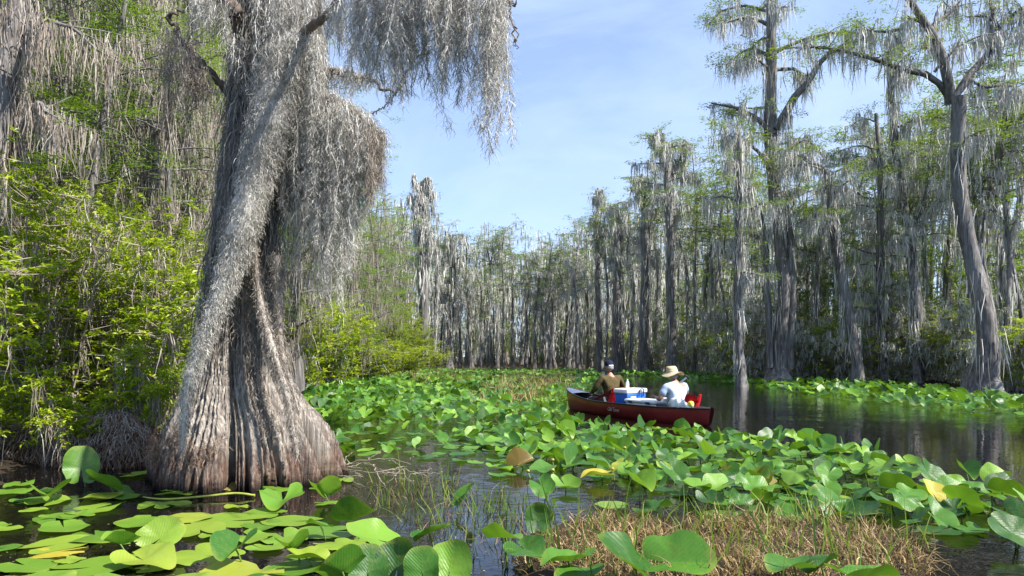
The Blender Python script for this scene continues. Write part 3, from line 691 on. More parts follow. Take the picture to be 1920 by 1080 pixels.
# ------------------------------------------------------------------ the left bank
LV = []
for k in range(4):
    rg = rng_(340 + k); H = 11
    path = [(0, 0, -.15), (rg.normal(0, .2), rg.normal(0, .2), 3), (rg.normal(0, .35), rg.normal(0, .3), 6.5), (rg.normal(0, .5), rg.normal(0, .4), H)]
    LV.append(make_tree(340 + k, H, path, [.24, .13, .11, .09, .07, .03], n_auto=30, auto_len=(.6, 1.9), z_from=.16, twigs=6, leafk=[84, 46, 76, 30][k], lsize=.085, lln=.45, mossn=[14, 36, 20, 44][k], mosslen=[.8, 1.3, .9, 1.4][k], mossw=.018,
               trunk_moss=[140, 320, 180, 420][k], leafmat='lime', mossmat='moss' if k == 2 else 'moss_brown', asp=.26))
def left_trees(spots, group, label, seed):
    rg = rng_(seed)
    for (x, d, top, k) in spots:
        b = px(x, 0, d); H = EYE + (HY - top) / FPX * d; s_ = H / 11.2
        put_tree(LV[k], (b[0], d, .02), rg.uniform(0, 6.28), min(1.15, max(.7, s_ ** .6)), label, group, 'swamp_tree', scz=s_)
left_trees([(70, 12.5, -250, 1), (135, 13.5, -150, 0), (185, 12.2, -60, 0), (250, 14, -180, 3), (290, 15.5, -140, 1), (330, 17, -160, 3), (225, 17, -200, 0), (160, 18, -260, 3), (105, 17, -300, 2), (40, 16, -300, 3), (365, 19, -120, 0), (395, 16, -60, 3), (310, 21, -100, 2),
            (-40, 12, -250, 0), (-90, 14, -300, 3), (430, 21, -100, 1), (20, 21, -300, 0), (200, 23, -260, 3), (270, 22, -200, 2), (355, 13.5, 60, 3), (-170, 11, -200, 2), (-260, 13, -250, 0), (120, 26, -300, 1), (340, 27, -200, 3), (60, 25, -300, 2), (490, 24, -80, 3)],
           'mossy trees of the left bank', 'moss-tangled leafy tree in the thicket left of the great trunk', 44)
left_trees([(560, 21, 120, 3), (590, 25, 190, 0), (618, 28, 235, 1), (640, 30, 300, 3), (662, 33, 340, 2), (688, 36, 385, 3), (706, 40, 400, 0), (724, 46, 420, 2), (738, 52, 440, 1), (604, 34, 240, 2), (650, 42, 330, 0), (694, 50, 380, 1), (540, 30, 120, 0), (752, 60, 470, 2)],
           'slender trees behind the great trunk', 'slender mossy tree behind the right edge of the great trunk', 45)
# a dark old trunk with moss beards close by on the far left
b, p = px_tree(120, 10.4, [(14, 800), (6, 640), (2, 470), (8, 320), (16, 180), (14, 20), (10, -120), (6, -400)], [34, 26, 24, 24, 22, 20, 18, 12],
    [([(16, 210), (45, 150), (80, 95), (125, 60)], 8, 3, -.5, 8), ([(10, 300), (50, 250), (95, 205), (120, 230)], 7, 2.5, -.4, 6), ([(14, 60), (60, 30), (110, 35), (150, 70)], 6, 2, .4, 8), ([(5, 240), (-20, 215), (-60, 200)], 6, 2, 0, 4)],
    n_auto=8, z_from=.3, auto_len=(.5, 1.3), leafk=14, lsize=.07, lln=.3, mossn=190, mosslen=.85, mossw=.016, trunk_moss=500, leafmat='lime', mossmat='moss_brown')
put_tree(p, b, 0, 1, 'dark old trunk with brown moss beards at the edge of the left thicket', name='swamp_tree')

# shrubs: bent stems, side twigs, leaf rosettes
def make_shrub(seed, H, spread, n_stem, n_twig, ros, leafL, mat, k_leaf=6, low=.1, stemr=.018, extra_moss=0, flat=.5, twigmat='twig_pale', bare=0, six=True):
    rg = rng_(seed); st = MB(); lf = MB(); ends = []; dirs = []; allp = []
    for i in range(n_stem):
        az = rg.uniform(0, 6.28); lean = rg.uniform(.1, 1) * spread; h = H * rg.uniform(.55, 1)
        a = np.array([math.cos(az), math.sin(az), 0]); b0 = a * rg.uniform(0, .25) + [0, 0, -.1]
        P = smooth_path([b0, a * lean * .35 + [0, 0, h * .45], a * lean * .8 + [0, 0, h * .85], a * lean * 1.15 + [0, 0, h]], 12)
        P[1:] += rg.normal(0, .035, (11, 3)); tube(st, P, np.linspace(stemr, .005, 12), 5, 0, .05, rg, True, False)
        for q in range(n_twig):
            t = rg.uniform(low, 1); i0 = min(int(t * 11), 10); s0 = P[i0] + (P[i0 + 1] - P[i0]) * rg.uniform()
            az2 = rg.uniform(0, 6.28); dr = unit(np.array([math.cos(az2), math.sin(az2), rg.uniform(-.25, .8) * flat]) + a * .25)
            l = rg.uniform(.2, .75) * (1.15 - .4 * t) * min(H, 2.6) / 2.2
            Q = smooth_path([s0, s0 + dr * l * .5 + rg.normal(0, .03, 3), s0 + dr * l + [0, 0, .06 * l]], 5); tube(st, Q, np.linspace(.006, .0025, 5), 3, 0, 0, None, False, False)
            allp.append(Q)
            if rg.uniform() < bare: continue
            for e in range(ros):
                f = 1 - e * rg.uniform(.08, .22); ii = max(0.0, f) * 4; i1 = min(int(ii), 3)
                ends.append(Q[i1] + (Q[i1 + 1] - Q[i1]) * (ii - i1) + rg.normal(0, .02, 3)); dirs.append(dr)
    E = np.array(ends); Dm = np.array(dirs); n = len(E)
    C = np.repeat(E, k_leaf, 0) + rg.normal(0, .008, (n * k_leaf, 3)); dd_ = np.repeat(Dm, k_leaf, 0)
    az = np.tile(np.arange(k_leaf) * 2.4, n) + np.repeat(rg.uniform(0, 6.28, n), k_leaf)
    U = unit(np.stack([np.cos(az), np.sin(az), rg.normal(.15, .4, len(az))], 1) + dd_ * .5)
    Nn = unit(np.stack([rg.normal(0, .35, len(az)), rg.normal(0, .35, len(az)), np.ones(len(az))], 1))
    L = leafL * rg.uniform(.55, 1.2, len(az))
    if six: leaf_six(lf, C, U, Nn, L, L * .42)
    else: leaf_quads(lf, C, U, Nn, L, L * .36)
    out = [('stems', st.mesh('stems', M[twigmat])), ('foliage', lf.mesh('foliage', M[mat]))]
    if extra_moss:
        mm = MB(); A = np.concatenate(allp); P0 = A[rg.integers(0, len(A), extra_moss // 8)]; P0 = np.repeat(P0, 8, 0) + rg.normal(0, .04, (len(P0) * 8, 3))
        ribbons(mm, P0, rg.uniform(.15, .8, len(P0)), .014 if H < 2 or leafL < .12 else .03, 5, np.array([0, 0, -1.]), .4, .3, rg); out.append(('moss_clumps', mm.mesh('moss_clumps', M['moss_brown' if leafL < .12 else 'moss_far'])))
    return out
SH = [make_shrub(400, 3.6, 1.3, 9, 38, 3, .085, 'bush', extra_moss=500), make_shrub(401, 4.0, 1.0, 10, 36, 3, .075, 'bush', extra_moss=900), make_shrub(402, 2.8, 1.4, 9, 34, 3, .09, 'bush', extra_moss=260), make_shrub(403, 1.5, 1.1, 8, 26, 3, .095, 'bush', extra_moss=400, low=.25)]
def put_shrub(parts, x, d, top, rz, label, group=None, H=None, z=0, name='shrub', w=1.0):
    b = px(x, 0, d); s_ = (EYE + (HY - top) / FPX * d) / H
    o = empty(name, (b[0], d, z), rz); o.scale = (w, w, s_); tag(o, label, name if name == 'sapling' else 'shrub', group)
    for n_, me in parts: link(n_, me, o)
    return o
rg = rng_(46)
LB = 'bright yellow-green leafy shrub in the left bank thicket'
for (x, d, top, k) in [(40, 9.6, 330, 0), (120, 9.9, 400, 0), (200, 10.2, 430, 2), (270, 10.0, 440, 2), (20, 10.8, 260, 1), (110, 11.4, 330, 1), (190, 11.6, 390, 1), (265, 11.6, 400, 1), (325, 11.2, 470, 2), (340, 12.6, 420, 1), (-60, 9.8, 300, 0), (-120, 11, 240, 1), (60, 12.6, 280, 1), (150, 13, 320, 1), (235, 13, 360, 0), (300, 13.6, 380, 1), (390, 13, 480, 2), (-40, 8.4, 420, 2)]:
    put_shrub(SH[k], x, d, top, rg.uniform(0, 6.28), LB + (', at its left end' if x < 60 else ', in its middle' if x < 210 else ', close to the great trunk'), 'shrubs of the left thicket', [3.6, 4.0, 2.8, 1.5][k], w=rg.uniform(.8, 1.0))
put_shrub(SH[3], 95, 8.3, 700, 1.0, 'low shrub with fresh rosettes leaning out over black water beneath the thicket', None, 1.5, w=.62)
put_shrub(SH[3], 175, 8.2, 735, 3.2, 'small yellow-leaved shrub just above the tall lone lily leaf', None, 1.5, w=.50)
put_shrub(SH[3], 275, 8.6, 640, 5.2, 'small bright shrub touching the left side of the great trunk', None, 1.5, w=.5)
# root hummock with moss and fibres below the shrubs
def hummock(x, d, wx, h, seed, label, n=2600):
    rg = rng_(seed); b = px(x, 0, d); o = empty('root_hummock', (b[0], d, 0)); tag(o, label, 'root mound')
    mb = MB(); nu, nv = 28, 10
    u = np.linspace(0, 2 * np.pi, nu, endpoint=False); v = np.linspace(0, 1, nv); U_, V_ = np.meshgrid(u, v)
    r = np.cos(V_ * np.pi / 2) ** .6 * (1 + .16 * np.sin(3 * U_ + seed) + .1 * np.sin(7 * U_)); z = np.sin(V_ * np.pi / 2) * h - .08
    P = np.stack([r * np.cos(U_) * wx, r * np.sin(U_) * wx * .7, z], -1) + rg.normal(0, .02, (nv, nu, 3))
    i = np.arange(nv - 1)[:, None] * nu; j = np.arange(nu)[None]; k = (j + 1) % nu
    mb.add(P.reshape(-1, 3), np.stack([i + j, i + k, i + nu + k, i + nu + j], -1).reshape(-1, 4), 0, True); mb.build('mound', M['peat'], o)
    f = MB(); a = rg.uniform(0, 6.28, n); t = rg.uniform(.1, 1, n)
    p0 = np.stack([np.cos(a) * wx * np.sqrt(1 - t ** 2) * 1.02, np.sin(a) * wx * .7 * np.sqrt(1 - t ** 2) * 1.02, t * h + .02], 1)
    D = np.stack([np.cos(a) * .6, np.sin(a) * .6, np.full(n, -.7)], 1)
    ribbons(f, p0, rg.uniform(.1, .35, n), .008, 6, unit(D), .3, .4, rg); f.build('root_fibres', M['root'], o)
    f = MB(); n2 = n // 2; q = rg.integers(0, n, n2); ribbons(f, p0[q] + [0, -.03, .03], rg.uniform(.08, .26, n2), .007, 6, unit(D[q]), .2, .55, rg); f.build('moss_tufts', M['moss_brown'], o)
hummock(215, 8.35, .50, .58, 1, 'mound of brown roots and grey moss between shrubs and great trunk', 4200)
hummock(120, 8.8, .8, .42, 2, 'dark root mound under the overhanging leaves at far left', 2600)
hummock(-20, 8.9, .9, .40, 3, 'dark root mound cut by the left edge of the water', 2000)

# yellow-green shrubs and saplings beyond the great trunk
WS = [make_shrub(410, 4.2, 1.5, 16, 34, 3, .16, 'willow', 5, stemr=.02, six=False, flat=1.1), make_shrub(411, 3.2, 1.6, 14, 34, 3, .15, 'bush', 5, stemr=.02, six=False, extra_moss=200), make_shrub(412, 5, 1.0, 14, 34, 3, .15, 'lime', 5, stemr=.02, six=False, flat=1.0)]
for i_, (x, d, top, k) in enumerate([(560, 24, 560, 1), (585, 27, 545, 1), (612, 26, 590, 1), (635, 30, 600, 1), (655, 33, 590, 0), (682, 38, 560, 2), (700, 40, 575, 0), (718, 42, 565, 0), (735, 44, 570, 0), (750, 47, 580, 0), (765, 50, 600, 0), (780, 52, 615, 0), (795, 56, 640, 0), (545, 22, 570, 1), (600, 32, 520, 2), (640, 38, 520, 2), (672, 46, 500, 2), (708, 52, 500, 2), (740, 58, 540, 2), (815, 66, 655, 1), (690, 34, 640, 1), (720, 38, 640, 1), (760, 44, 648, 1)]):
    put_shrub(WS[k], x, d, top, i_ * 1.7, ['willowy yellow-green shrub at the edge of the far left lily field', 'dense green shrub on the bank just right of the great trunk', 'upright lime-green sapling among shrubs beyond the great trunk'][k], ['willowy shrubs', 'dense shrubs', 'lime saplings'][k] + ' beyond the great trunk', [4.2, 3.2, 5][k], w=1.0)
# shrubs beneath the forest on the right
GS = [make_shrub(420, 3.4, 1.6, 12, 17, 3, .15, 'bush_grey', 5, stemr=.02, six=False, extra_moss=800, twigmat='twig_pale'), make_shrub(421, 3.0, 1.3, 10, 17, 3, .15, 'bush', 5, stemr=.02, six=False, extra_moss=600), make_shrub(422, 4.6, 1.2, 10, 18, 3, .15, 'bush_grey', 5, stemr=.02, six=False, extra_moss=1500, twigmat='twig_pale')]
rg = rng_(47)
for (x, d) in [(1120, 72), (1150, 66), (1185, 62), (1215, 58), (1240, 54), (1275, 51), (1300, 49), (1330, 46), (1350, 42), (1368, 38), (1405, 36), (1425, 35), (1502, 34.5), (1525, 35), (1548, 34), (1572, 33.5), (1588, 32.5), (1622, 32.5), (1640, 33.5), (1678, 32), (1700, 31), (1735, 29.5), (1755, 28.5), (1775, 27.5), (1800, 27), (1822, 26), (1885, 24.5), (1905, 23.5), (1930, 23), (1960, 22), (1510, 42), (1560, 42), (1610, 40), (1660, 40), (1720, 38), (1770, 36), (1830, 34), (1880, 31), (1915, 28), (1440, 42), (1390, 46)]:
    if x > 1700: d = d + 2.2
    k = int(rg.choice([0, 1, 1, 2])); top = HY - rg.uniform(40, 115) * (28 / d) ** .5 - (40 if k == 2 else 0)
    put_shrub(GS[k], x, d, top, rg.uniform(0, 6.28), ('mossy shrub on the right bank ' + ('left of the twin-stemmed giant' if x < 1463 else 'between twin-stemmed giant and dark bowed cypress' if x < 1600 else 'left of the leaning forked tree' if x < 1845 else 'right of the leaning forked tree')) if x > 1240 else 'small far shrub at the foot of the trees behind the canoe', 'understorey shrubs of the right bank' if x > 1240 else 'far shrubs behind the canoe', [3.4, 3.0, 4.6][k], w=rg.uniform(.85, 1.2))

SAP = make_shrub(430, 6, .8, 7, 24, 3, .15, 'lime', 5, low=.3, stemr=.03, six=False, flat=1.0, extra_moss=300)
rg = rng_(48)
for (x, d, top) in [(1288, 56, 520), (1322, 54, 500), (1352, 50, 480), (1378, 47, 520), (1412, 44, 470), (1436, 42, 520), (1498, 40, 450), (1520, 43, 490), (1540, 40, 430), (1566, 38, 500), (1590, 42, 460), (1622, 40, 440), (1645, 38, 480), (1672, 41, 440), (1690, 37, 500), (1715, 39, 430), (1738, 36, 470), (1762, 38, 420), (1785, 35, 480), (1812, 36, 430), (1835, 33, 500), (1872, 33, 440), (1895, 31, 480), (1915, 33, 420), (1610, 36, 560), (1700, 34, 580), (1775, 32, 570), (1250, 60, 540), (1215, 64, 560), (1100, 80, 600), (1060, 84, 600), (1000, 84, 590), (950, 84, 600), (880, 82, 600)]:
    put_shrub(SAP, x, d, top, rg.uniform(0, 6.28), 'slim lime-green sapling among grey trunks ' + ('of the far treeline' if x < 1120 else 'left of the twin-stemmed giant' if x < 1463 else 'between the twin-stemmed giant and the thin leaning cypress' if x < 1715 else 'around the leaning forked tree'), 'lime-green saplings in the swamp forest', 6, name='sapling', w=rg.uniform(.8, 1.3))
# far-off wood behind everything: one mass of trunks, moss and leaves
def backwood(seed):
    rg = rng_(seed); tr = []; mb = MB()
    arcs = [(720, 1110, 88, 120, 485, 120), (1100, 1400, 72, 115, 455, 100), (1380, 1980, 54, 105, 410, 90), (-700, 560, 24, 60, -150, 200), (540, 760, 60, 100, 440, 70)]
    lp, mp_ = [], []
    for (x0, x1, d0, d1, top, n) in arcs:
        for q in range(n):
            d = d0 + (d1 - d0) * rg.uniform() ** 1.3; x = rg.uniform(x0, x1)
            tp = top + rg.normal(0, 35) + (50 if x1 == 2150 and x < 1700 else 0); H = EYE + (HY - tp) / FPX * d
            X = (x - CX) / FPX * d; lx, ly = rg.normal(0, .25, 2)
            tube(mb, [(X, d, -.1), (X + lx * .4, d + ly * .4, H * .3), (X + lx, d + ly, H * .7), (X + lx * 1.3, d, H * .98)], [.20, .11, .09, .03], 5, 0, 0, None, True, False)
            k = 70; z = H * rg.uniform(.06, 1, k) ** .85; mp_.append(np.column_stack([X + rg.normal(0, .8, k), d + rg.normal(0, .8, k), z]))
            k = 84; z = np.concatenate([rg.uniform(0, 3.2, 34), H * rg.uniform(.15, .5, 15), H * rg.uniform(.5, 1.0, 35)]); lp.append(np.column_stack([X + rg.normal(0, .95, k), d + rg.normal(0, .9, k), z]))
    P0 = np.concatenate(mp_); P0 = np.repeat(P0, 2, 0) + rg.normal(0, .14, (len(P0) * 2, 3))
    ribbons(mb, P0, rg.uniform(.5, 2.0, len(P0)), .11, 3, np.array([0, 0, -1.]), .6, .14, rg, 1)
    C = np.concatenate(lp); C = np.repeat(C, 3, 0) + rg.normal(0, .22, (len(C) * 3, 3)) * [1, 1, .5]; n = len(C)
    az = rg.uniform(0, 6.28, n); U = np.stack([np.cos(az), np.sin(az), rg.normal(0, .3, n)], 1); N = unit(np.stack([rg.normal(0, .6, n), rg.normal(0, .6, n), np.ones(n)], 1))
    L = rg.uniform(.18, .5, n); half_ = rg.uniform(size=n // 3).repeat(3) < .38; half_ = np.concatenate([half_, np.zeros(n - len(half_), bool)])
    leaf_quads(mb, C[~half_], U[~half_], N[~half_], L[~half_], L[~half_] * .34, 2, .1); leaf_quads(mb, C[half_], U[half_], N[half_], L[half_], L[half_] * .34, 3, .1)
    tag(mb.build('forest', [M['bark'], M['moss_far'], M['cypress'], M['willow']]), 'dense grey-green cypress wood receding behind the banks', 'forest', kind='stuff')
backwood(71)
# ------------------------------------------------------------------ spatterdock leaves
def leaf_grid(nr, na, seed, fold=0.0, tear=0, cup=0.0, wave=.03, droop=0.0, notch=.16, lobe=0.0, curl=0.0, wf=3):
    """heart-shaped blade, stalk joint at the origin, tip on +X, length about 1"""
    rg = rng_(seed)
    th = np.linspace(-np.pi + notch, np.pi - notch, na); t = np.linspace(0, 1, nr + 1)[1:] ** .85
    back = np.pi - np.abs(th)
    r = .50 * (1 + .13 * np.cos(th) + .06 * np.cos(2 * th)) * (1 - .22 * np.exp(-(back / .28) ** 2)) * (1 + .018 * np.sin(5 * th + rg.uniform(0, 6)) + .012 * np.sin(9 * th + rg.uniform(0, 6)))
    r *= 1 + .17 * np.exp(-((back - .62) / .38) ** 2)
    for q in range(tear): r = r * (1 - rg.uniform(.12, .4) * np.exp(-((th - rg.uniform(-2.3, 2.3)) / rg.uniform(.06, .16)) ** 2))
    T_, A_ = np.meshgrid(t, th, indexing='ij')
    x = T_ * r * np.cos(A_); y = T_ * r * np.sin(A_) * .92
    x += .06 * (1 - T_) * 0
    ph = rg.uniform(0, 6, 4)
    rr = np.hypot(x, y)
    z = fold * (np.sqrt(y * y + .0016) - .04) + cup * rr ** 2 * 1.6 - droop * np.where(x > 0, x, 0) ** 2 * 1.4 + wave * (T_ ** 2) * (np.sin(wf * A_ + ph[0]) + .6 * np.sin((wf + 2) * A_ + ph[1]))
    z += lobe * np.exp(-((np.pi - np.abs(A_)) / .9) ** 2) * T_ ** 1.5 * .5 + curl * np.where(A_ > 0, 1, -.3) * (T_ ** 3) * .25
    z += .0018 * np.sin(70 * (x - np.abs(y) * 1.15)) * np.clip(T_ * 3, 0, 1) * np.clip(np.abs(y) * 9, 0, 1)     # veins stand proud
    # wedge toward the notch narrows to the stalk
    V = np.concatenate([[[0, 0, 0]], np.stack([x, y, z], -1).reshape(-1, 3)])
    UV = V[:, :2].copy()
    q = []; 
    for i in range(nr - 1):
        a = 1 + i * na + np.arange(na - 1); q.append(np.stack([a, a + na, a + na + 1, a + 1], 1))
    F3 = np.stack([np.zeros(na - 1, int), 1 + np.arange(na - 1), 2 + np.arange(na - 1)], 1)
    return V, (np.concatenate(q) if q else np.zeros((0, 4), int)), F3, UV
KINDS_ = [dict(wave=.012, cup=.02), dict(wave=.02, cup=-.03, notch=.24), dict(wave=.015, cup=.05, notch=.09, lobe=.10), dict(wave=.03, notch=.3, curl=.12),       # 0-3 flat pads
          dict(fold=.55, wave=.035, droop=.12), dict(fold=.32, wave=.05, droop=.25, lobe=.25), dict(fold=.16, wave=.045, cup=.12, droop=.1), dict(fold=.9, wave=.04, lobe=.2, notch=.25),
          dict(fold=.28, wave=.04, curl=.5, droop=.2), dict(fold=.12, wave=.05, cup=.35), dict(fold=.45, wave=.06, droop=.35, lobe=.5, notch=.22), dict(fold=.2, wave=.075, cup=-.18, wf=4),
          dict(fold=.4, wave=.05, droop=.3, tear=3), dict(fold=.25, wave=.09, curl=.3, tear=4, wf=5), dict(wave=.03, cup=.03, tear=3, notch=.2), dict(fold=1.3, wave=.05, droop=.3, notch=.2)]
LEAF = {}
def leaf_mesh(k, mat):
    if (k, mat) not in LEAF:
        V, Q, T3, UV = leaf_grid(9, 54, 600 + k, **KINDS_[k])
        mb = MB(); mb.add(V, Q, 0, True, UV); mb.n -= len(V); mb.F.append(T3 + mb.n); mb.M.append(np.zeros(len(T3), np.int32)); mb.S.append(np.ones(len(T3), bool)); mb.n += len(V)
        LEAF[(k, mat)] = mb.mesh('blade', M[mat], True)
    return LEAF[(k, mat)]
def stalk_mesh():
    if 'st' not in LEAF:
        mb = MB(); tube(mb, smooth_path([(.04, .02, -.5), (.03, .01, .2), (.012, .004, .75), (0, 0, 1)], 9), [.0075, .0072, .0068, .006, .0058, .0056, .0055, .0055, .005], 7)
        LEAF['st'] = mb.mesh('stalk', M['stalk'])
    return LEAF['st']
NLEAF = [0]
def put_pad(x, y, half, yaw, k, label, group, mat='pad', z=.012, tilt=(0, 0), name='lily_pad'):
    """a leaf lying on the water, half = half width in photo pixels"""
    p = ground(x, y, z); L = 2 * half / FPX * p[1]
    o = link(name, leaf_mesh(k, mat)); o.location = (p[0], p[1], z); o.scale = (L, L, L)
    o.rotation_euler = (R(tilt[0]), R(tilt[1]), R(yaw)); tag(o, label, 'lily pad', group); NLEAF[0] += 1
    return o
def rise(P, L, yaw, pitch, roll, k, label, group, mat='lily', name='spatterdock_leaf', lean=0, cat='lily leaf'):
    """a leaf held above the water on its stalk: P world point of the stalk joint"""
    o = empty(name, (P[0], P[1], 0)); tag(o, label, cat, group)
    b = link('blade', leaf_mesh(k, mat), o); b.location = (0, 0, P[2]); b.scale = (L,) * 3
    b.rotation_mode = 'QUATERNION'
    b.rotation_quaternion = (Matrix.Rotation(R(yaw), 3, 'Z') @ Matrix.Rotation(-R(pitch), 3, 'Y') @ Matrix.Rotation(R(roll), 3, 'X')).to_quaternion()
    s_ = link('stalk', stalk_mesh(), o); s_.scale = (1, 1, P[2]); s_.rotation_euler = (0, 0, R(lean)); NLEAF[0] += 1
    return o
def put_leaf(x, y, half, yaw, pitch, roll, k, label, group=None, mat='lily', h=.14, **kw):
    p = ground(x, y, h); return rise(p, 2 * half / FPX * p[1], yaw, pitch, roll, k, label, group, mat, **kw)

# floating pads on the dark water before the great trunk
A = 'flat green lily pad afloat on dark water before the great trunk'; AG = 'floating pads before the great trunk'
rg = rng_(50)
for (x, y, hw) in [(37, 907, 27), (18, 922, 38), (90, 940, 40), (253, 889, 30), (335, 920, 42), (190, 932, 38), (243, 932, 27), (178, 954, 50), (292, 946, 35), (342, 944, 22), (105, 971, 42), (146, 966, 30), (120, 989, 48), (8, 992, 26),
                   (178, 1003, 58), (268, 981, 48), (345, 970, 46), (375, 993, 54), (432, 976, 62), (400, 1005, 26), (105, 1021, 60), (12, 1026, 24), (48, 1060, 52), (172, 1063, 74), (385, 1042, 68), (60, 1092, 60), (212, 1098, 62), (330, 1092, 50), (455, 1083, 90),
                   (508, 917, 40), (590, 903, 30), (642, 900, 24), (600, 914, 20), (497, 962, 38), (548, 977, 52), (500, 985, 42), (622, 996, 58), (532, 1008, 50), (495, 1028, 32), (470, 1005, 40), (560, 1066, 56), (640, 1022, 45), (690, 1035, 40), (130, 1105, 60), (30, 1108, 50), (60, 955, 22), (445, 950, 24), (585, 1108, 60)]:
    put_pad(x, y, hw, rg.uniform(0, 360), int(rg.choice([0, 1, 2, 3, 14])), A, AG, 'pad', z=.008 + rg.uniform(0, .012), tilt=(rg.normal(0, 1.2), rg.normal(0, 1.2)))
put_pad(112, 1034, 48, 200, 1, 'yellow lily pad half under a green one at lower left', None, 'lily_yellow', z=.006)
put_pad(415, 1064, 40, 80, 0, 'yellow-tinged pad at the foot of a small upright leaf', None, 'lily_yellow', z=.006)
# leaves standing among them
put_leaf(152, 876, 35, 118, 70, 8, 6, 'tall lone bright leaf held upright on its stalk before the dark root mound', h=.19, mat='pad')
put_leaf(92, 930, 42, -60, 14, 0, 7, 'pale leaf folded like wings among the floating pads at far left', h=.06)
put_leaf(205, 912, 46, 160, 18, 20, 8, 'leaf with one raised dark edge just right of the tall lone leaf', h=.07)
put_leaf(442, 1030, 44, -95, -8, 0, 7, 'small dark upright leaf with two wings and a curled stem', h=.10)
put_leaf(300, 1010, 40, 30, 35, 35, 8, 'pale curled leaf standing edge on between floating pads', mat='pad', h=.08)
put_leaf(225, 1020, 30, -120, 25, 10, 7, 'small folded leaf with yellow corner beside a yellow pad', h=.08)
put_leaf(270, 1050, 55, -30, 6, 8, 5, 'wavy leaf lifting off the water at lower left', mat='pad', h=.05)
put_leaf(530, 938, 46, -80, 10, 0, 10, 'broad folded leaf at the right end of the yellow stalk', h=.06)
put_leaf(608, 926, 34, -100, 40, 10, 7, 'bright folded leaf right of the great trunk foot', h=.08)
put_pad(430, 912, 17, 20, 3, 'tan withered leaf scrap afloat before the great trunk', None, 'lily_brown', z=.03, tilt=(25, 10), name='withered_leaf')

# large leaves along the bottom
for (x, y, hw, yaw, pt, rl, k, h, lab, mat) in [
    (708, 1012, 62, 205, 22, -18, 6, .15, 'largest veined leaf with glossy ribs beside the open water gap', 'lily'),
    (664, 975, 46, -20, 25, -30, 7, .14, 'dark folded leaf with raised rear wing above floating pads', 'lily'),
    (600, 985, 26, 150, 15, 20, 5, .10, 'small yellow-green leaf tip left of the dark folded leaf', 'lily'),
    (642, 1072, 62, -115, 30, 40, 4, .17, 'bright leaf standing on edge at bottom of view', 'lily'),
    (690, 1070, 48, 95, 62, 12, 6, .15, 'pointed upright leaf in the bottom row, half glossy', 'lily'),
    (745, 1066, 52, 82, 58, -5, 9, .15, 'grey-green glossy upright leaf in the bottom row', 'lily'),
    (792, 1072, 46, 100, 62, -20, 6, .16, 'narrow upright leaf with dark cleft in the bottom row', 'lily'),
    (843, 1072, 54, 75, 55, 10, 9, .15, 'rounded upright leaf at the right end of the bottom row', 'lily'),
    (805, 1000, 40, 20, 20, -25, 8, .14, 'bright leaf with yellow scars above sparse reeds', 'lily'),
    (940, 1008, 42, -40, 10, -25, 4, .15, 'leaf with yellow margin at the left end of the dead grass', 'lily'),
    (985, 1030, 45, -60, 5, 20, 5, .14, 'shaded leaf behind dead grass stems', 'lily'),
    (1008, 975, 30, 90, 70, 0, 9, .16, 'dark upright leaf behind the left end of dead grass', 'lily'),
    (872, 930, 30, 60, 40, -30, 4, .13, 'dark leaf standing on edge over open water', 'lily'),
    (552, 1028, 40, -85, 30, 15, 7, .10, 'slim folded upright leaf among pads near bottom', 'lily'),
    (574, 1046, 42, 10, 12, 0, 10, .07, 'yellow-green crumpled leaf near bottom', 'pad'),
    (1065, 1052, 52, 215, 18, 8, 10, .17, 'pale broad leaf with deep notch before the dead grass', 'lily'),
    (1190, 1062, 92, 215, 30, -25, 6, .22, 'huge ribbed leaf rising at the bottom in front of dead grass', 'lily'),
    (1262, 1055, 74, -28, 8, 28, 4, .20, 'long bright leaf blade beside the huge ribbed leaf', 'lily'),
    (1100, 1085, 62, -150, 10, 0, 5, .12, 'low leaf under the huge ribbed leaf', 'lily'),
    (1488, 1062, 56, 200, 14, 0, 5, .16, 'smooth pale leaf lying on the dead grass', 'lily'),
    (1540, 1062, 40, 25, 22, -20, 4, .16, 'dark narrow leaf pointing right on the dead grass', 'lily'),
    (1620, 1084, 64, 15, 12, -12, 10, .14, 'bright rumpled leaf at the lower right end of dead grass', 'lily'),
    (1905, 968, 44, -70, -18, 15, 4, .16, 'upper folded leaf of the pair by open water at far right', 'lily'),
    (1898, 1000, 52, -40, -22, 20, 5, .10, 'lower notched leaf of the pair by open water at far right', 'lily'),
    (1935, 945, 40, -110, -10, 0, 7, .2, 'leaf cut by the right edge above a notched pair', 'lily')]:
    put_leaf(x, y, hw * .9, yaw, pt, rl, k, lab, None, mat, h=h)

# the drift of leaves from the trunk across to the right, and the field left of the canoe
def in_poly(P, poly):
    ins = np.zeros(len(P), bool); poly = np.asarray(poly, float)
    for a, b in zip(poly, np.roll(poly, -1, 0)):
        c = (a[1] > P[:, 1]) != (b[1] > P[:, 1])
        with np.errstate(divide='ignore', invalid='ignore'):
            ins ^= c & (P[:, 0] < (b[0] - a[0]) * (P[:, 1] - a[1]) / (b[1] - a[1]) + a[0])
    return ins
def fill(poly_px, n_try, mind, seed, z0=.1):
    """dart-throwing on the water inside a patch"""
    rg = rng_(seed); W_ = np.array([ground(x, y, z0)[:2] for x, y in poly_px])
    lo, hi = W_.min(0), W_.max(0); pts = []; cell = {}
    for p in lo + rg.uniform(0, 1, (n_try, 2)) * (hi - lo):
        if not in_poly(p[None], W_)[0]: continue
        c = (int(p[0] // mind), int(p[1] // mind)); ok = True
        for a in (-1, 0, 1):
            for b in (-1, 0, 1):
                for q in cell.get((c[0] + a, c[1] + b), ()):
                    if (q[0] - p[0]) ** 2 + (q[1] - p[1]) ** 2 < mind * mind: ok = False
        if ok: cell.setdefault(c, []).append(p); pts.append(p)
    return np.array(pts)
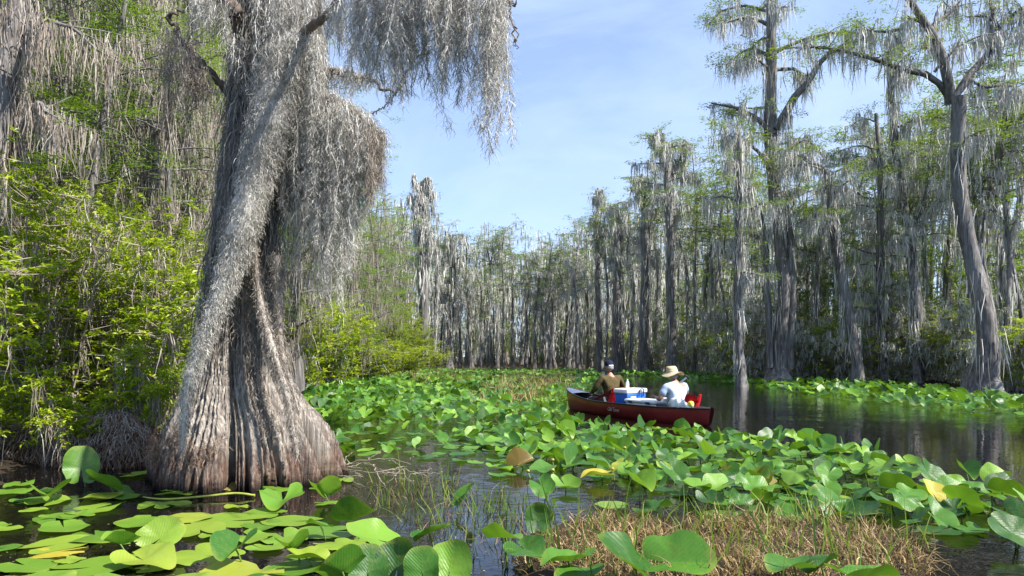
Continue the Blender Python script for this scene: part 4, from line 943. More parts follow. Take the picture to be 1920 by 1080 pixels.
def proj(P, z): return np.column_stack([P[:, 0] / P[:, 1] * FPX + CX, HY + (EYE - z) / P[:, 1] * FPX])
CAN = np.array([(3.55, 12.75), (1.30, 17.4)])      # canoe axis on the water, stern to bow
def off_canoe(P, r=.55):
    ab = CAN[1] - CAN[0]; t = np.clip(((P - CAN[0]) @ ab) / (ab @ ab), 0, 1); return np.linalg.norm(P - CAN[0] - t[:, None] * ab, axis=1) > r
drift = fill([(860, 800), (1000, 785), (1060, 785), (1180, 800), (1335, 805), (1430, 815), (1640, 840), (1740, 880), (1885, 895), (1890, 925), (1800, 985), (1560, 955), (1350, 945), (1240, 900), (1080, 868), (960, 842), (880, 825)], 9000, .195, 52)
drift = np.concatenate([drift, fill([(930, 850), (1250, 880), (1330, 940), (1180, 960), (1040, 930), (900, 910)], 90, .40, 53)])
drift = drift[off_canoe(drift)]
field = fill([(540, 735), (600, 700), (680, 695), (760, 696), (1110, 697), (1130, 712), (1070, 735), (1050, 785), (860, 800), (700, 800), (590, 790)], 60000, .235, 54)
field = field[off_canoe(field, .6)]; NFIELD = len(field)
shallow = fill([(600, 800), (700, 800), (900, 805), (1000, 840), (960, 862), (800, 850), (650, 838)], 700, .27, 57)
strip = fill([(1150, 700), (1340, 699), (1480, 712), (1580, 716), (1700, 722), (1800, 736), (1950, 748), (1950, 775), (1800, 768), (1690, 752), (1590, 745), (1500, 732), (1430, 722), (1330, 713), (1240, 708)], 16000, .30, 55)
extra = fill([(-30, 905), (120, 900), (280, 925), (420, 945), (640, 905), (700, 960), (640, 1110), (-30, 1110)], 46, .27, 58)
rg = rng_(59)
for p in extra:
    o = link('lily_pad', leaf_mesh(int(rg.choice([0, 1, 2, 3, 14])), 'lily' if rg.uniform() < .35 else 'pad')); o.location = (p[0], p[1], .006 + rg.uniform(0, .01)); L = rg.uniform(.15, .27); o.scale = (L, L, L); o.rotation_euler = (0, 0, rg.uniform(0, 6.28))
    tag(o, A, 'lily pad', AG); NLEAF[0] += 1
rg = rng_(56)
allp = np.concatenate([drift, field, shallow]); zone = np.concatenate([np.zeros(len(drift), int), np.ones(len(field), int), np.full(len(shallow), 2)])
order = np.argsort(allp[:, 1]); allp, zone = allp[order], zone[order]
LAB = {0: ('spatterdock leaf in the drift between dead grass and canoe', 'leaves of the drift before the canoe'), 1: ('spatterdock leaf in the crowded field between great trunk and canoe', 'leaves of the field left of the canoe'),
       2: ('spatterdock leaf scattered on the open water just right of the great trunk', 'scattered leaves right of the great trunk')}
def pose(zn, flat):
    if flat: return dict(yaw=rg.uniform(0, 360), pitch=rg.normal(0, 4), roll=rg.normal(0, 4), k=int(rg.choice([0, 1, 2, 3, 14])), h=.02 + rg.uniform(0, .02))
    k = int(rg.choice([4, 5, 6, 6, 8, 9, 10, 11, 12, 13, 15, 15])); 
    tow = rg.uniform() < .72
    return dict(yaw=(-90 + rg.normal(20, 55)) if tow else rg.uniform(0, 360), pitch=(-rg.uniform(0, 32)) if tow else rg.normal(8, 18), roll=rg.normal(0, 14), k=k, h=(rg.uniform(.03, .15) if zn != 1 else rg.uniform(.07, .32)))
rest = []
BUD = 300 - NLEAF[0]
for p, zn in zip(allp, zone):
    near_c = 0 if off_canoe(p[None], 1.7)[0] else 1
    gap = zn == 0 and 870 < proj(p[None], 0)[0, 1]
    q = pose(zn, rg.uniform() < (.30, .10, .8)[zn]); L = rg.uniform(.19, .315) * (1.0 if zn == 0 else .97)
    if near_c: q['h'] *= .45
    if BUD > 0 and p[1] < 60:
        lab, grp = LAB[min(zn, 1) if zn < 2 else 2]; u = rg.uniform()
        mat = 'lily' if u < .94 else 'pad' if u < .985 else 'lily_yellow'
        if mat == 'lily_yellow': lab, grp = 'yellowing spatterdock leaf among green ones in the drift before the canoe', 'yellowing leaves of the drift'
        if q['h'] < .05:
            o = link('lily_pad', leaf_mesh(q['k'], mat)); o.location = (p[0], p[1], .012 + rg.uniform(0, .012)); o.scale = (L,) * 3; o.rotation_euler = (R(q['roll'] * .3), R(q['pitch'] * .3), R(q['yaw']))
            tag(o, lab.replace('spatterdock leaf', 'flat floating pad'), 'lily pad', grp)
        else:
            look = {4: 'folded', 5: 'drooping', 6: 'broad', 7: 'sharply folded', 8: 'side-curled', 9: 'cupped', 10: 'wavy', 11: 'rumpled', 12: 'torn folded', 13: 'torn ruffled', 15: 'tightly folded'}[q['k']]
            if mat != 'lily_yellow': lab = look + ' ' + lab
            rise((p[0], p[1], q['h']), L, q['yaw'], q['pitch'], q['roll'], q['k'], lab, grp, mat, lean=rg.uniform(0, 360))
        BUD -= 1
    else: rest.append((p, q, L))
for p in strip: 
    q = pose(1, rg.uniform() < .2); q['h'] *= .75; rest.append((p, q, rg.uniform(.24, .38)))
def leaf_mass(name, items, label):
    mb = MB()
    for k in range(16):
        it = [r_ for r_ in items if r_[1]['k'] == k]
        if not it: continue
        far = np.array([r_[0][1] > 22 for r_ in it])
        for lod in (0, 1):
            sub = [r_ for r_, f in zip(it, far) if f == bool(lod)]
            if not sub: continue
            V, Q, T3, UV = leaf_grid(*((5, 26) if lod == 0 else (2, 12)), 600 + k, **KINDS_[k])
            m = len(V); Ms = np.array([np.array(Matrix.Rotation(R(r_[1]['yaw']), 3, 'Z') @ Matrix.Rotation(-R(r_[1]['pitch']), 3, 'Y') @ Matrix.Rotation(R(r_[1]['roll']), 3, 'X')) * r_[2] for r_ in sub])
            T0 = np.array([(r_[0][0], r_[0][1], r_[1]['h']) for r_ in sub])
            VV = np.einsum('nij,mj->nmi', Ms, V) + T0[:, None]
            o_ = (np.arange(len(sub)) * m)[:, None, None]
            UVs = np.tile(UV, (len(sub), 1))
            n0 = mb.n
            mb.add(VV.reshape(-1, 3), (Q[None] + o_).reshape(-1, 4), 0, True, UVs)
            mb.F.append((T3[None] + o_).reshape(-1, 3) + n0); c = len(sub) * len(T3); mb.M.append(np.zeros(c, np.int32)); mb.S.append(np.ones(c, bool))
    tag(mb.build(name, M['lily'], None, True), label, 'lily leaves', kind='stuff')
leaf_mass('lily_leaves', rest, 'mass of far spatterdock leaves covering the water along both banks')

# the long yellow stalk afloat, buds, curled brown leaves
mb = MB(); tube(mb, smooth_path([ground(268, 932, .03), ground(310, 936, .03), ground(380, 931, .03), ground(440, 925, .04), ground(478, 929, .02)], 30), np.interp(np.linspace(0, 1, 30), [0, .2, 1], [.004, .009, .011]), 9, 0, .03, rng_(9))
tag(mb.build('leaf_stalk', M['stalk_yellow']), 'long yellow-green stalk lying on the water before the great trunk', 'stalk')
def bud(x, y, h, label, grp='yellow spatterdock buds'):
    p = ground(x, y, h); o = empty('flower_bud', (p[0], p[1], 0)); tag(o, label, 'flower', grp)
    mb = MB(); 
    for q in range(6):   # cupped sepals
        a = q * math.pi / 3; u = np.linspace(-.62, .62, 5); v = np.linspace(0, 1, 6); U_, V_ = np.meshgrid(u, v)
        rr = .021 * np.sin(.25 + V_ * 2.35) * (1.08 if q % 2 else .98); zz_ = .036 * V_ - .004 + .003 * np.abs(U_)
        P = np.stack([rr * np.cos(a + U_), rr * np.sin(a + U_), zz_], -1).reshape(-1, 3)
        i = (np.arange(5)[:, None] * 5 + np.arange(4)[None]).ravel(); mb.add(P, np.stack([i, i + 1, i + 6, i + 5], 1), 0, True)
    b = mb.build('bud', M['lily_yellow'], o); b.location = (0, 0, p[2])
    s_ = link('stalk', stalk_mesh(), o); s_.scale = (1, 1, p[2]); s_.rotation_euler = (0, 0, q)
for (x, y, h, l) in [(1036, 865, .12, 'yellow bud over dark water left of a broad leaf, upper of two'), (1036, 884, .06, 'yellow bud close above dark water, lower of two'), (1148, 882, .12, 'yellow bud above a yellowing leaf in the drift'), (1171, 842, .16, 'yellow bud high among the leaves nearest the canoe side'), (990, 886, .05, 'greenish yellow bud beside the curled brown leaf')]: bud(x, y, h, l, None)
put_leaf(975, 870, 24, 15, 25, 40, 15, 'curled yellow-brown leaf over dark water left of two buds', mat='lily_brown', h=.06, name='withered_leaf')
put_leaf(1430, 898, 20, 120, 30, 40, 15, 'small curled tan leaf in the middle of the drift', mat='lily_brown', h=.11, name='withered_leaf')
put_leaf(1125, 890, 30, 170, 6, 0, 5, 'yellow ragged leaf under a bud in the drift', mat='lily_yellow', h=.07)
put_leaf(1748, 922, 24, 100, 50, 10, 4, 'yellow upright leaf near the right end of the drift', mat='lily_yellow', h=.14)
put_leaf(1775, 935, 18, -30, 15, 0, 5, 'orange-brown ragged leaf just right of the yellow upright leaf', mat='lily_brown', h=.08)

rg = rng_(66); mb = MB(); n = 2600
x = rg.uniform(-40, 1500, n); y = rg.uniform(810, 1090, n); C = np.array([ground(a, b, 0) for a, b in zip(x, y)]); C[:, 2] = .004
keep = (np.sin(C[:, 0] * 2.3 + 1.5 * np.sin(C[:, 1] * 1.7)) + rg.normal(0, .5, n)) > .2; C = C[keep]; n = len(C)
az = rg.uniform(0, 6.28, n); leaf_quads(mb, C, np.stack([np.cos(az), np.sin(az), 0 * az], 1), np.tile([0, 0, 1.], (n, 1)), rg.uniform(.008, .03, n), rg.uniform(.005, .012, n), 0, 0.0)
tag(mb.build('floating_debris', M['dry']), 'flecks of dead leaf and pollen floating on the dark water', 'debris', kind='stuff')
# ------------------------------------------------------------------ dead grass, reeds, drift wood
rg = rng_(60); mb = MB()
poly = [(1000, 1000), (1060, 985), (1200, 980), (1400, 975), (1560, 985), (1680, 1010), (1745, 1040), (1745, 1150), (1000, 1160), (960, 1060)]
Wp = np.array([ground(x, y, 0)[:2] for x, y in poly]); lo, hi = Wp.min(0), Wp.max(0)
P = lo + rg.uniform(0, 1, (60000, 2)) * (hi - lo); P = P[in_poly(P, Wp)]
# a matted bed under the blades
gxx, gyy = np.meshgrid(np.linspace(lo[0] - .1, hi[0] + .1, 50), np.linspace(lo[1] - .1, hi[1] + .05, 40)); Q = np.column_stack([gxx.ravel(), gyy.ravel()])
def pdist(Q):
    best = np.full(len(Q), 9.)
    for a, b in zip(Wp, np.roll(Wp, -1, 0)):
        ab = b - a; t = np.clip(((Q - a) @ ab) / (ab @ ab), 0, 1); best = np.minimum(best, np.linalg.norm(Q - a - t[:, None] * ab, axis=1))
    return np.where(in_poly(Q, Wp), best, -best)
kp = rg.uniform(size=len(P)) < np.clip((pdist(P) + .02) / .34 + .25 * np.sin(P[:, 0] * 9) * np.sin(P[:, 1] * 11), .06, 1); P = P[kp][:15000]
zq = np.clip(pdist(Q) * .5, -.1, .055) + rg.normal(0, .012, len(Q)) - .005
i = (np.arange(39)[:, None] * 50 + np.arange(49)[None]).ravel(); mb.add(np.column_stack([Q, zq]), np.stack([i, i + 1, i + 51, i + 50], 1), 1, True)
d0 = unit(np.column_stack([rg.normal(0, .55, len(P)), rg.normal(0, .45, len(P)), np.abs(rg.normal(.55, .4, len(P)))]))
clump = .62 + .42 * np.sin(P[:, 0] * 5.1 + 1.2 * np.sin(P[:, 1] * 7)) * np.sin(P[:, 1] * 6 + P[:, 0] * 2)
ribbons(mb, np.column_stack([P, np.full(len(P), .02)]), rg.uniform(.12, .36, len(P)) * clump, rg.uniform(.004, .010, len(P)), 6, d0, .16, .36, rg, 0)
tag(mb.build('dead_grass', [M['dry'], M['peat']]), 'matted tan dead grass clump in the foreground water', 'grass', kind='stuff')
mb = MB(); rg = rng_(61)
P = P[rg.integers(0, len(P), 240)]; n = len(P)
ribbons(mb, np.column_stack([P, np.full(n, .02)]), rg.uniform(.18, .42, n), rg.uniform(.008, .016, n), 6, unit(np.column_stack([rg.normal(0, .35, n), rg.normal(0, .25, n), np.ones(n)])), .05, .10, rg)
Wq = np.array([ground(x, y, 0)[:2] for x, y in [(690, 905), (830, 900), (1010, 940), (1060, 990), (1000, 1060), (880, 1050), (800, 1010), (700, 960)]]); lo2, hi2 = Wq.min(0), Wq.max(0)
P = lo2 + rg.uniform(0, 1, (6000, 2)) * (hi2 - lo2); P = P[in_poly(P, Wq)][:240]; n = len(P)
ribbons(mb, np.column_stack([P, np.full(n, -.02)]), rg.uniform(.10, .36, n), rg.uniform(.005, .012, n), 6, unit(np.column_stack([rg.normal(0, .28, n), rg.normal(0, .22, n), np.ones(n)])), .02, .10, rg, np.int32(0))
P = P[:260] + rg.normal(0, .05, (len(P[:260]), 2)); n = len(P)
ribbons(mb, np.column_stack([P, np.full(n, -.02)]), rg.uniform(.08, .28, n), .006, 6, unit(np.column_stack([rg.normal(0, .5, n), rg.normal(0, .4, n), np.ones(n)])), .1, .28, rg, 1)
tag(mb.build('green_reeds', [M['reed'], M['root']]), 'sparse green reed blades and brown stems standing in the water', 'reeds', kind='stuff')
mb = MB(); rg = rng_(62)
for (x0, x1, y0, y1, n, mt) in [(930, 1070, 703, 742, 2600, 0), (1000, 1062, 745, 772, 900, 1), (760, 900, 698, 728, 1800, 0), (640, 780, 700, 716, 700, 0), (880, 1110, 692, 700, 900, 0), (900, 1010, 740, 765, 500, 0)]:
    y = rg.uniform(y0, y1, n); x = rg.uniform(x0, x1, n) + rg.normal(0, 14, n); P = np.array([ground(a, b, .02) for a, b in zip(x, y)]); P = P[off_canoe(P[:, :2], .8)]; n = len(P)
    ribbons(mb, P, rg.uniform(.25, .65, n) * (1 if mt == 0 else .6), rg.uniform(.012, .028, n), 4, unit(np.column_stack([rg.normal(0, .4, n), rg.normal(0, .4, n), np.ones(n)])), .08, .22, rg, mt)
tag(mb.build('dry_marsh_grass', [M['dry'], M['reed']]), 'patches of dry tan stems among the far lily leaves', 'grass', kind='stuff')
# fallen branch between the trunk and the reeds
o = empty('fallen_branch', ground(700, 880)); tag(o, 'tangle of thin pale dead twigs in the water right of the great trunk', 'branch')
fb = np.array(o.location); mb = MB(); rg = rng_(63)
def tw(pts, r):
    Q = smooth_path([ground(x, y + h * 185, 0) * [1, 1, 0] + np.array([0, 0, h]) - fb for x, y, h in pts], 16); Q += rg.normal(0, .006, Q.shape); tube(mb, Q, np.linspace(r, r * .4, 16), 5, 0, .08, rg)
tw([(618, 895, .02), (650, 870, .10), (690, 862, .16), (735, 860, .19), (770, 872, .16)], .008); tw([(690, 862, .16), (705, 850, .22), (722, 838, .28)], .005); tw([(640, 880, .06), (700, 885, .10), (760, 880, .12), (800, 895, .04)], .006)
tw([(700, 870, .12), (708, 890, .06), (725, 912, .0), (760, 905, -.02)], .008); tw([(730, 862, .18), (748, 872, .17), (770, 905, .05)], .005); tw([(655, 868, .1), (648, 855, .16), (662, 845, .2)], .005); tw([(770, 860, .17), (778, 850, .25)], .004)
for _ in range(16):
    x = rg.uniform(630, 790); y = rg.uniform(868, 900); h = rg.uniform(.03, .15); tw([(x, y, h), (x + rg.normal(0, 18), y + rg.normal(0, 5), h + .04), (x + rg.normal(0, 34), y + rg.normal(0, 8), max(h + rg.normal(0, .06), 0))], .0035)
mb.build('twigs', M['twig_pale'], o)
# ------------------------------------------------------------------ canoe
CANV = CAN[0]; AX = unit(CAN[1] - CAN[0]); LEN = 5.05
YAW = math.atan2(AX[1], AX[0])
M['hull'] = mat_plain('dark_red_hull', (.25, .028, .028), .36, .5, .25, 3.0, .05)
M['black'] = mat_plain('black_vinyl', (.018, .018, .02), .45, .5)
M['inside'] = mat_plain('canoe_inside', (.045, .04, .04), .6, .3, .3, 4)
M['deck'] = mat_plain('blue_grey_deck', (.10, .12, .19), .4, .4, .2, 6)
M['white'] = mat_plain('white_plastic', (.78, .79, .80), .4, .5, .05, 5)
M['letter'] = mat_plain('cream_lettering', (.50, .40, .38), .6, .3)
M['blue'] = mat_plain('cooler_blue', (.012, .10, .46), .38, .5, .15, 5)
M['blue_dark'] = mat_plain('dark_blue_plastic', (.012, .03, .10), .4, .5)
M['red'] = mat_plain('red_fabric', (.52, .012, .02), .7, .2, .2, 14, .3)
M['red_dark'] = mat_plain('dark_red_fabric', (.13, .012, .014), .75, .2, .25, 14, .3)
M['olive'] = mat_plain('olive_sweater', (.085, .066, .030), .9, .1, .3, 16, .5)
M['navy'] = mat_plain('navy_cap', (.008, .013, .034), .8, .2, .2, 20)
M['tan'] = mat_plain('tan_hat', (.50, .40, .26), .85, .1, .12, 14, .2)
M['paleblue'] = mat_plain('pale_blue_shirt', (.40, .49, .62), .85, .1, .10, 6, .5)
M['trouser'] = mat_plain('grey_trousers', (.09, .09, .10), .9, .1, .2, 9)
M['skin'] = mat_plain('skin', (.42, .22, .15), .55, .35, .10, 9)
M['hair'] = mat_plain('grey_hair', (.24, .23, .22), .8, .2, .3, 40, .4)
M['yellow'] = mat_plain('yellow_print', (.75, .62, .05), .5, .4, .1, 9)
M['aluminium'] = mat_plain('paddle_blade_grey', (.62, .64, .66), .35, .5, .06, 6)

def sheer(u): s_ = u / LEN; return .285 + .19 * np.clip((s_ - .62) / .38, 0, 1) ** 1.8 + .03 * np.clip((.22 - s_) / .22, 0, 1)
def half(u): s_ = np.clip(u / LEN, 0, 1); return .44 * np.clip(np.sin(np.pi * np.clip(s_ * .985 + .0075, 0, 1)), 0, 1) ** .62 + .004
can = empty('canoe', (CANV[0], CANV[1], 0), YAW)
tag(can, 'dark red canoe with black gunwales carrying two paddlers through lily leaves', 'canoe')
NU, NP = 64, 15
us = LEN * (.5 - .5 * np.cos(np.linspace(0, np.pi, NU)))
def hull_grid(inset, zlow):
    V = np.zeros((NU, NP, 3))
    for i, u in enumerate(us):
        b = max(half(u) - inset, .003); top = sheer(u) - (.0 if inset == 0 else .004); s_ = u / LEN
        bot = zlow + .10 * (abs(2 * s_ - 1) ** 5)
        rake = (.05 * ((1 - 2 * s_) if s_ < .5 else -(2 * s_ - 1))) 
        for j in range(NP):
            a = -1 + 2 * j / (NP - 1); q = abs(a)
            yy = b * (np.sin(q * np.pi / 2) ** .55) * np.sign(a) * (1.0 if q < .999 else .985); zz_ = bot + (top - bot) * (1 - np.cos(q * np.pi / 2)) ** .9
            uu = u + (rake * (1 - (zz_ - bot) / (top - bot)) * (abs(2 * s_ - 1) ** 6)) * 1.4
            V[i, j] = (uu, yy, zz_)
    return V
def grid_faces(a, b): 
    i = (np.arange(a - 1)[:, None] * b + np.arange(b - 1)[None]).ravel(); return np.stack([i, i + 1, i + b + 1, i + b], 1)
mb = MB(); mb.add(hull_grid(0, -.09).reshape(-1, 3), grid_faces(NU, NP), 0, True); HULL = mb.build('hull', M['hull'], can)
mb = MB(); mb.add(hull_grid(.012, -.075).reshape(-1, 3), grid_faces(NU, NP)[:, ::-1], 0, True); mb.build('liner', M['inside'], can)
for sgn in (-1, 1):
    mb = MB(); tube(mb, [(u, sgn * (half(u) + .004), sheer(u) + .004) for u in us], np.full(NU, .015), 8); mb.build('gunwale', M['black'], can)
for (u0, u1, nm) in ((LEN - .62, LEN - .02, 'bow_deck'), (.02, .40, 'stern_deck')):
    uu = np.linspace(u0, u1, 12); v = np.linspace(-1, 1, 7)
    P = np.array([[(u, w_ * max(half(u) - .006, .002), sheer(u) + .012 + .02 * (1 - w_ * w_)) for w_ in v] for u in uu]); mb = MB(); mb.add(P.reshape(-1, 3), grid_faces(12, 7), 0, True); mb.build('deck_plate', M['deck'] if nm == 'bow_deck' else M['black'], can)
for u in (2.05, 3.75): 
    mb = MB(); tube(mb, [(u, -half(u) + .01, sheer(u) - .01), (u, 0, sheer(u) - .015), (u, half(u) - .01, sheer(u) - .01)], [.016] * 3, 8); mb.build('thwart', M['twig'], can)
def box_mb(mb, c, s, mat=0, r=.02, rz=0.0, taper=1.0, seg=3):
    """rounded box: c centre, s full size"""
    n = 24; a = np.linspace(0, 2 * np.pi, n, endpoint=False) + np.pi / n
    def ring(hx, hy, rr):
        q = []
        for t in a:
            cx_, sy_ = np.cos(t), np.sin(t); q.append(((hx - rr) * np.sign(cx_) + rr * cx_, (hy - rr) * np.sign(sy_) + rr * sy_))
        return np.array(q)
    rows = []
    for (zf, ins, tp) in [(0, r, taper), (0, 0, taper), (1, 0, 1), (1, 0, 1)]: pass
    lv = [(-.5, r, taper), (-.5 + r * .3 / s[2], r * .3, taper), (-.5 + r / s[2], 0, taper), (.5 - r / s[2], 0, 1), (.5 - r * .3 / s[2], r * .3, 1), (.5, r, 1)]
    V = []
    for (z, ins, tp) in lv:
        q = ring(s[0] / 2 * tp - ins, s[1] / 2 * tp - ins, max(r - ins * .5, .004)); V.append(np.column_stack([q, np.full(n, z * s[2])]))
    V = np.array(V).reshape(-1, 3); cr, sr = math.cos(rz), math.sin(rz)
    V = np.column_stack([V[:, 0] * cr - V[:, 1] * sr, V[:, 0] * sr + V[:, 1] * cr, V[:, 2]]) + np.array(c)
    i = np.arange(5)[:, None] * n; j = np.arange(n)[None]; k = (j + 1) % n
    mb.add(V, np.stack([i + j, i + k, i + n + k, i + n + j], -1).reshape(-1, 4), mat, True)
    mb.add(np.vstack([V[-n:], V[-n:].mean(0)]), np.stack([j[0], k[0], np.full(n, n)], 1), mat)
    mb.add(np.vstack([V[:n], V[:n].mean(0)]), np.stack([k[0], j[0], np.full(n, n)], 1), mat)
for u in (.95, 3.15):
    mb = MB(); box_mb(mb, (u, 0, .17), (.30, .44 if u < 2 else .56, .03), r=.012); mb.build('seat', M['black'], can)
# the script on the hull (left flank, toward the bow)
cu = bpy.data.curves.new('lettering', 'FONT'); cu.body = 'Old Town'; cu.size = .115; cu.shear = .25; cu.extrude = .0008; cu.space_character = .86
tmp = bpy.data.objects.new('tmp', cu); COL.objects.link(tmp); bpy.context.view_layer.update()
me = bpy.data.meshes.new_from_object(tmp.evaluated_get(bpy.context.evaluated_depsgraph_get())); bpy.data.objects.remove(tmp); me.materials.clear(); me.materials.append(M['letter'])
lt = link('lettering', me, HULL)
uL = 2.68; e = half(uL); sl_ = math.atan2(half(uL - .35) - half(uL), .35)
lt.location = (uL, e + .003, sheer(uL) - .165); lt.rotation_euler = (R(90), 0, R(180) - sl_ * 0 + 0.0)
# red seat backs with bracing straps
def seat_back(u, label, hgt, lean, w=.40, wings=False):
    o = empty('seat_back', (CANV[0] + AX[0] * u, CANV[1] + AX[1] * u, .19), YAW); tag(o, label, 'seat back')
    nu_, nv_ = 15, 9; U_, V_ = np.meshgrid(np.linspace(-1, 1, nu_), np.linspace(0, 1, nv_))
    dip = (1 - .42 * np.exp(-(U_ / .16) ** 2) * (V_ ** 2)) if wings else (1 - .10 * U_ ** 4)
    x = -lean * V_ + .10 * U_ ** 2 - .03; y = U_ * w / 2 * (1 - .18 * V_); z = hgt * V_ * dip
    P0 = np.stack([x, y, z], -1); P1 = P0 + np.array([-.035, 0, .002])
    mb = MB(); f = grid_faces(nv_, nu_); mb.add(P0.reshape(-1, 3), f[:, ::-1], 0, True); mb.add(P1.reshape(-1, 3), f, 0, True)
    e0 = [k for k in range(nu_)] + [nu_ * (r_ + 1) - 1 for r_ in range(1, nv_)] + [nu_ * nv_ - 1 - k for k in range(1, nu_)] + [nu_ * (nv_ - 1 - r_) for r_ in range(1, nv_ - 1)]
    a = P0.reshape(-1, 3)[e0]; b = P1.reshape(-1, 3)[e0]; n = len(e0); j = np.arange(n)
    mb.add(np.vstack([a, b]), np.stack([j, (j + 1) % n, n + (j + 1) % n, n + j], 1), 0); mb.build('back_panel', M['red'], o)
    for sgn in ((-1, 1) if not wings else ()):
        mb = MB(); a0 = np.array([-lean * .8, sgn * w * .42, hgt * .8]); b0 = np.array([.62, sgn * .33, .05]); 
        V = np.array([a0 + [0, 0, .035], a0 - [0, 0, .05], b0 - [0, 0, .03], b0 + [0, 0, .01]]); V2 = V + [0, sgn * .012, 0]
        mb.add(np.vstack([V, V2]), [(0, 1, 2, 3), (7, 6, 5, 4), (0, 4, 5, 1), (1, 5, 6, 2), (2, 6, 7, 3), (3, 7, 4, 0)], 0); mb.build('brace_strap', M['red_dark'], o)
    return o
seat_back(2.98, 'red folding seat back behind the man in the navy cap', .40, .10, .44)
seat_back(.60, 'red folding seat back with two peaks behind the man in the straw hat', .36, .16, .42, True)

def cl(u, v, w): return np.array([CANV[0] + AX[0] * u - AX[1] * v, CANV[1] + AX[1] * u + AX[0] * v, w])
# cooler
o = empty('cooler', cl(2.52, -.02, .12), YAW + R(14)); tag(o, 'blue cooler with white lid and swing handle amidships', 'cooler')
mb = MB(); box_mb(mb, (0, 0, .19), (.36, .60, .36), r=.03, taper=.93); mb.build('body', M['blue'], o)
mb = MB(); box_mb(mb, (0, 0, .415), (.39, .64, .095), r=.025); mb.build('lid', M['white'], o)
mb = MB(); tube(mb, smooth_path([(-.205, -.16, .30), (-.225, -.16, .42), (-.228, -.14, .45), (-.228, -.05, .45), (-.225, -.03, .42), (-.205, -.03, .30)], 24), [.013] * 24, 7); mb.build('handle', M['blue_dark'], o)
mb = MB(); box_mb(mb, (-.183, .12, .20), (.012, .16, .20), r=.004); LP_ = mb.build('label_panel', M['white'], o)
for q in range(3):
    mb = MB(); box_mb(mb, (-.190, .12, .14 + .06 * q), (.006, .12, .018), r=.002); mb.build('print_stripe', M['blue'], LP_)
o2 = empty('bottle', cl(2.60, .0, .58), 0); tag(o2, 'clear-topped bottle standing on the cooler behind the first paddler', 'bottle')
mb = MB(); z = np.array([0, .005, .10, .13, .15, .165, .165]); r_ = np.array([.03, .036, .036, .03, .014, .014, .001]); tube(mb, np.column_stack([0 * z, 0 * z, z]), r_, 14); mb.build('body', M['white'], o2)
mb = MB(); z = np.array([.165, .166, .185, .186]); tube(mb, np.column_stack([0 * z, 0 * z, z]), [.012, .017, .017, .012], 12); mb.build('cap', M['aluminium'], o2)
# low white box with two dark latches
o = empty('white_box', cl(1.78, .06, .095), YAW + R(3)); tag(o, 'long low white ice box with dark latches between cooler and second paddler', 'box')
mb = MB(); box_mb(mb, (0, 0, .115), (.92, .46, .22), r=.03, taper=.94); mb.build('body', M['white'], o)
mb = MB(); box_mb(mb, (0, 0, .262), (.96, .50, .065), r=.025); mb.build('lid', M['white'], o)
for u in (-.27, .27):
    mb = MB(); box_mb(mb, (u, .258, .245), (.12, .02, .045), r=.006); mb.build('latch', M['blue_dark'], o)
o = empty('paper_packet', cl(1.36, -.02, .385), YAW + .5); tag(o, 'white paper packet lying on the ice box by the second paddler', 'packet')
mb = MB(); box_mb(mb, (0, 0, .03), (.20, .14, .06), r=.02); V = mb.V; mb.build('body', M['white'], o)
# plastic bag behind the stern paddler
o = empty('plastic_bag', cl(.74, .10, .25), YAW); tag(o, 'bulging white plastic bag with yellow print in the stern', 'bag')
rg = rng_(80); nu_, nv_ = 60, 32; th_ = np.linspace(0, 2 * np.pi, nu_, endpoint=False); v = np.linspace(0, np.pi, nv_); TH_, V_ = np.meshgrid(th_, v)
r_ = 1 + .08 * np.sin(5 * TH_ + 3 * V_) + .05 * np.sin(9 * TH_ - 2 * V_) + .03 * np.sin(17 * TH_ + 11 * V_)
P = np.stack([.30 * r_ * np.sin(V_) ** .8 * np.cos(TH_), 0.16 * r_ * np.sin(V_) ** .8 * np.sin(TH_), .09 + .15 * np.cos(V_) * r_], -1)
i = np.arange(nv_ - 1)[:, None] * nu_; j = np.arange(nu_)[None]; k = (j + 1) % nu_
mb = MB(); mb.add(P.reshape(-1, 3), np.stack([i + j, i + nu_ + j, i + nu_ + k, i + k], -1).reshape(-1, 4), 0, True); mb.build('bag', M['white'], o)
mb = MB(); box_mb(mb, (-.27, .0, .13), (.12, .10, .11), r=.035); mb.build('yellow_pack', M['yellow'], o)

# ------------------------------------------------------------------ people
def skin_mesh(verts, edges, radii, sub=2, root=0):
    me = bpy.data.meshes.new('sk'); me.from_pydata([tuple(v) for v in verts], edges, []); ob = bpy.data.objects.new('sk', me); COL.objects.link(ob)
    md = ob.modifiers.new('s', 'SKIN'); md.use_smooth_shade = True; md.branch_smoothing = .6
    for i, (sv, r) in enumerate(zip(me.skin_vertices[0].data, radii)):
        sv.radius = (r, r) if np.isscalar(r) else r; sv.use_root = (i == root)
    ss = ob.modifiers.new('u', 'SUBSURF'); ss.levels = sub; ss.render_levels = sub
    bpy.context.view_layer.update(); dg = bpy.context.evaluated_depsgraph_get()
    m2 = bpy.data.meshes.new_from_object(ob.evaluated_get(dg)); bpy.data.objects.remove(ob)
    V = np.zeros(len(m2.vertices) * 3); m2.vertices.foreach_get('co', V); Fs = [tuple(p.vertices) for p in m2.polygons]
    bpy.data.meshes.remove(m2); return V.reshape(-1, 3), Fs
def add_skin(mb, V, Fs, mat=0):
    q = [f for f in Fs if len(f) == 4]; t = [f for f in Fs if len(f) == 3]; n0 = mb.n
    mb.add(V, np.array(q), mat, True)
    if t: mb.F.append(np.array(t) + n0); mb.M.append(np.full(len(t), mat, np.int32)); mb.S.append(np.ones(len(t), bool))
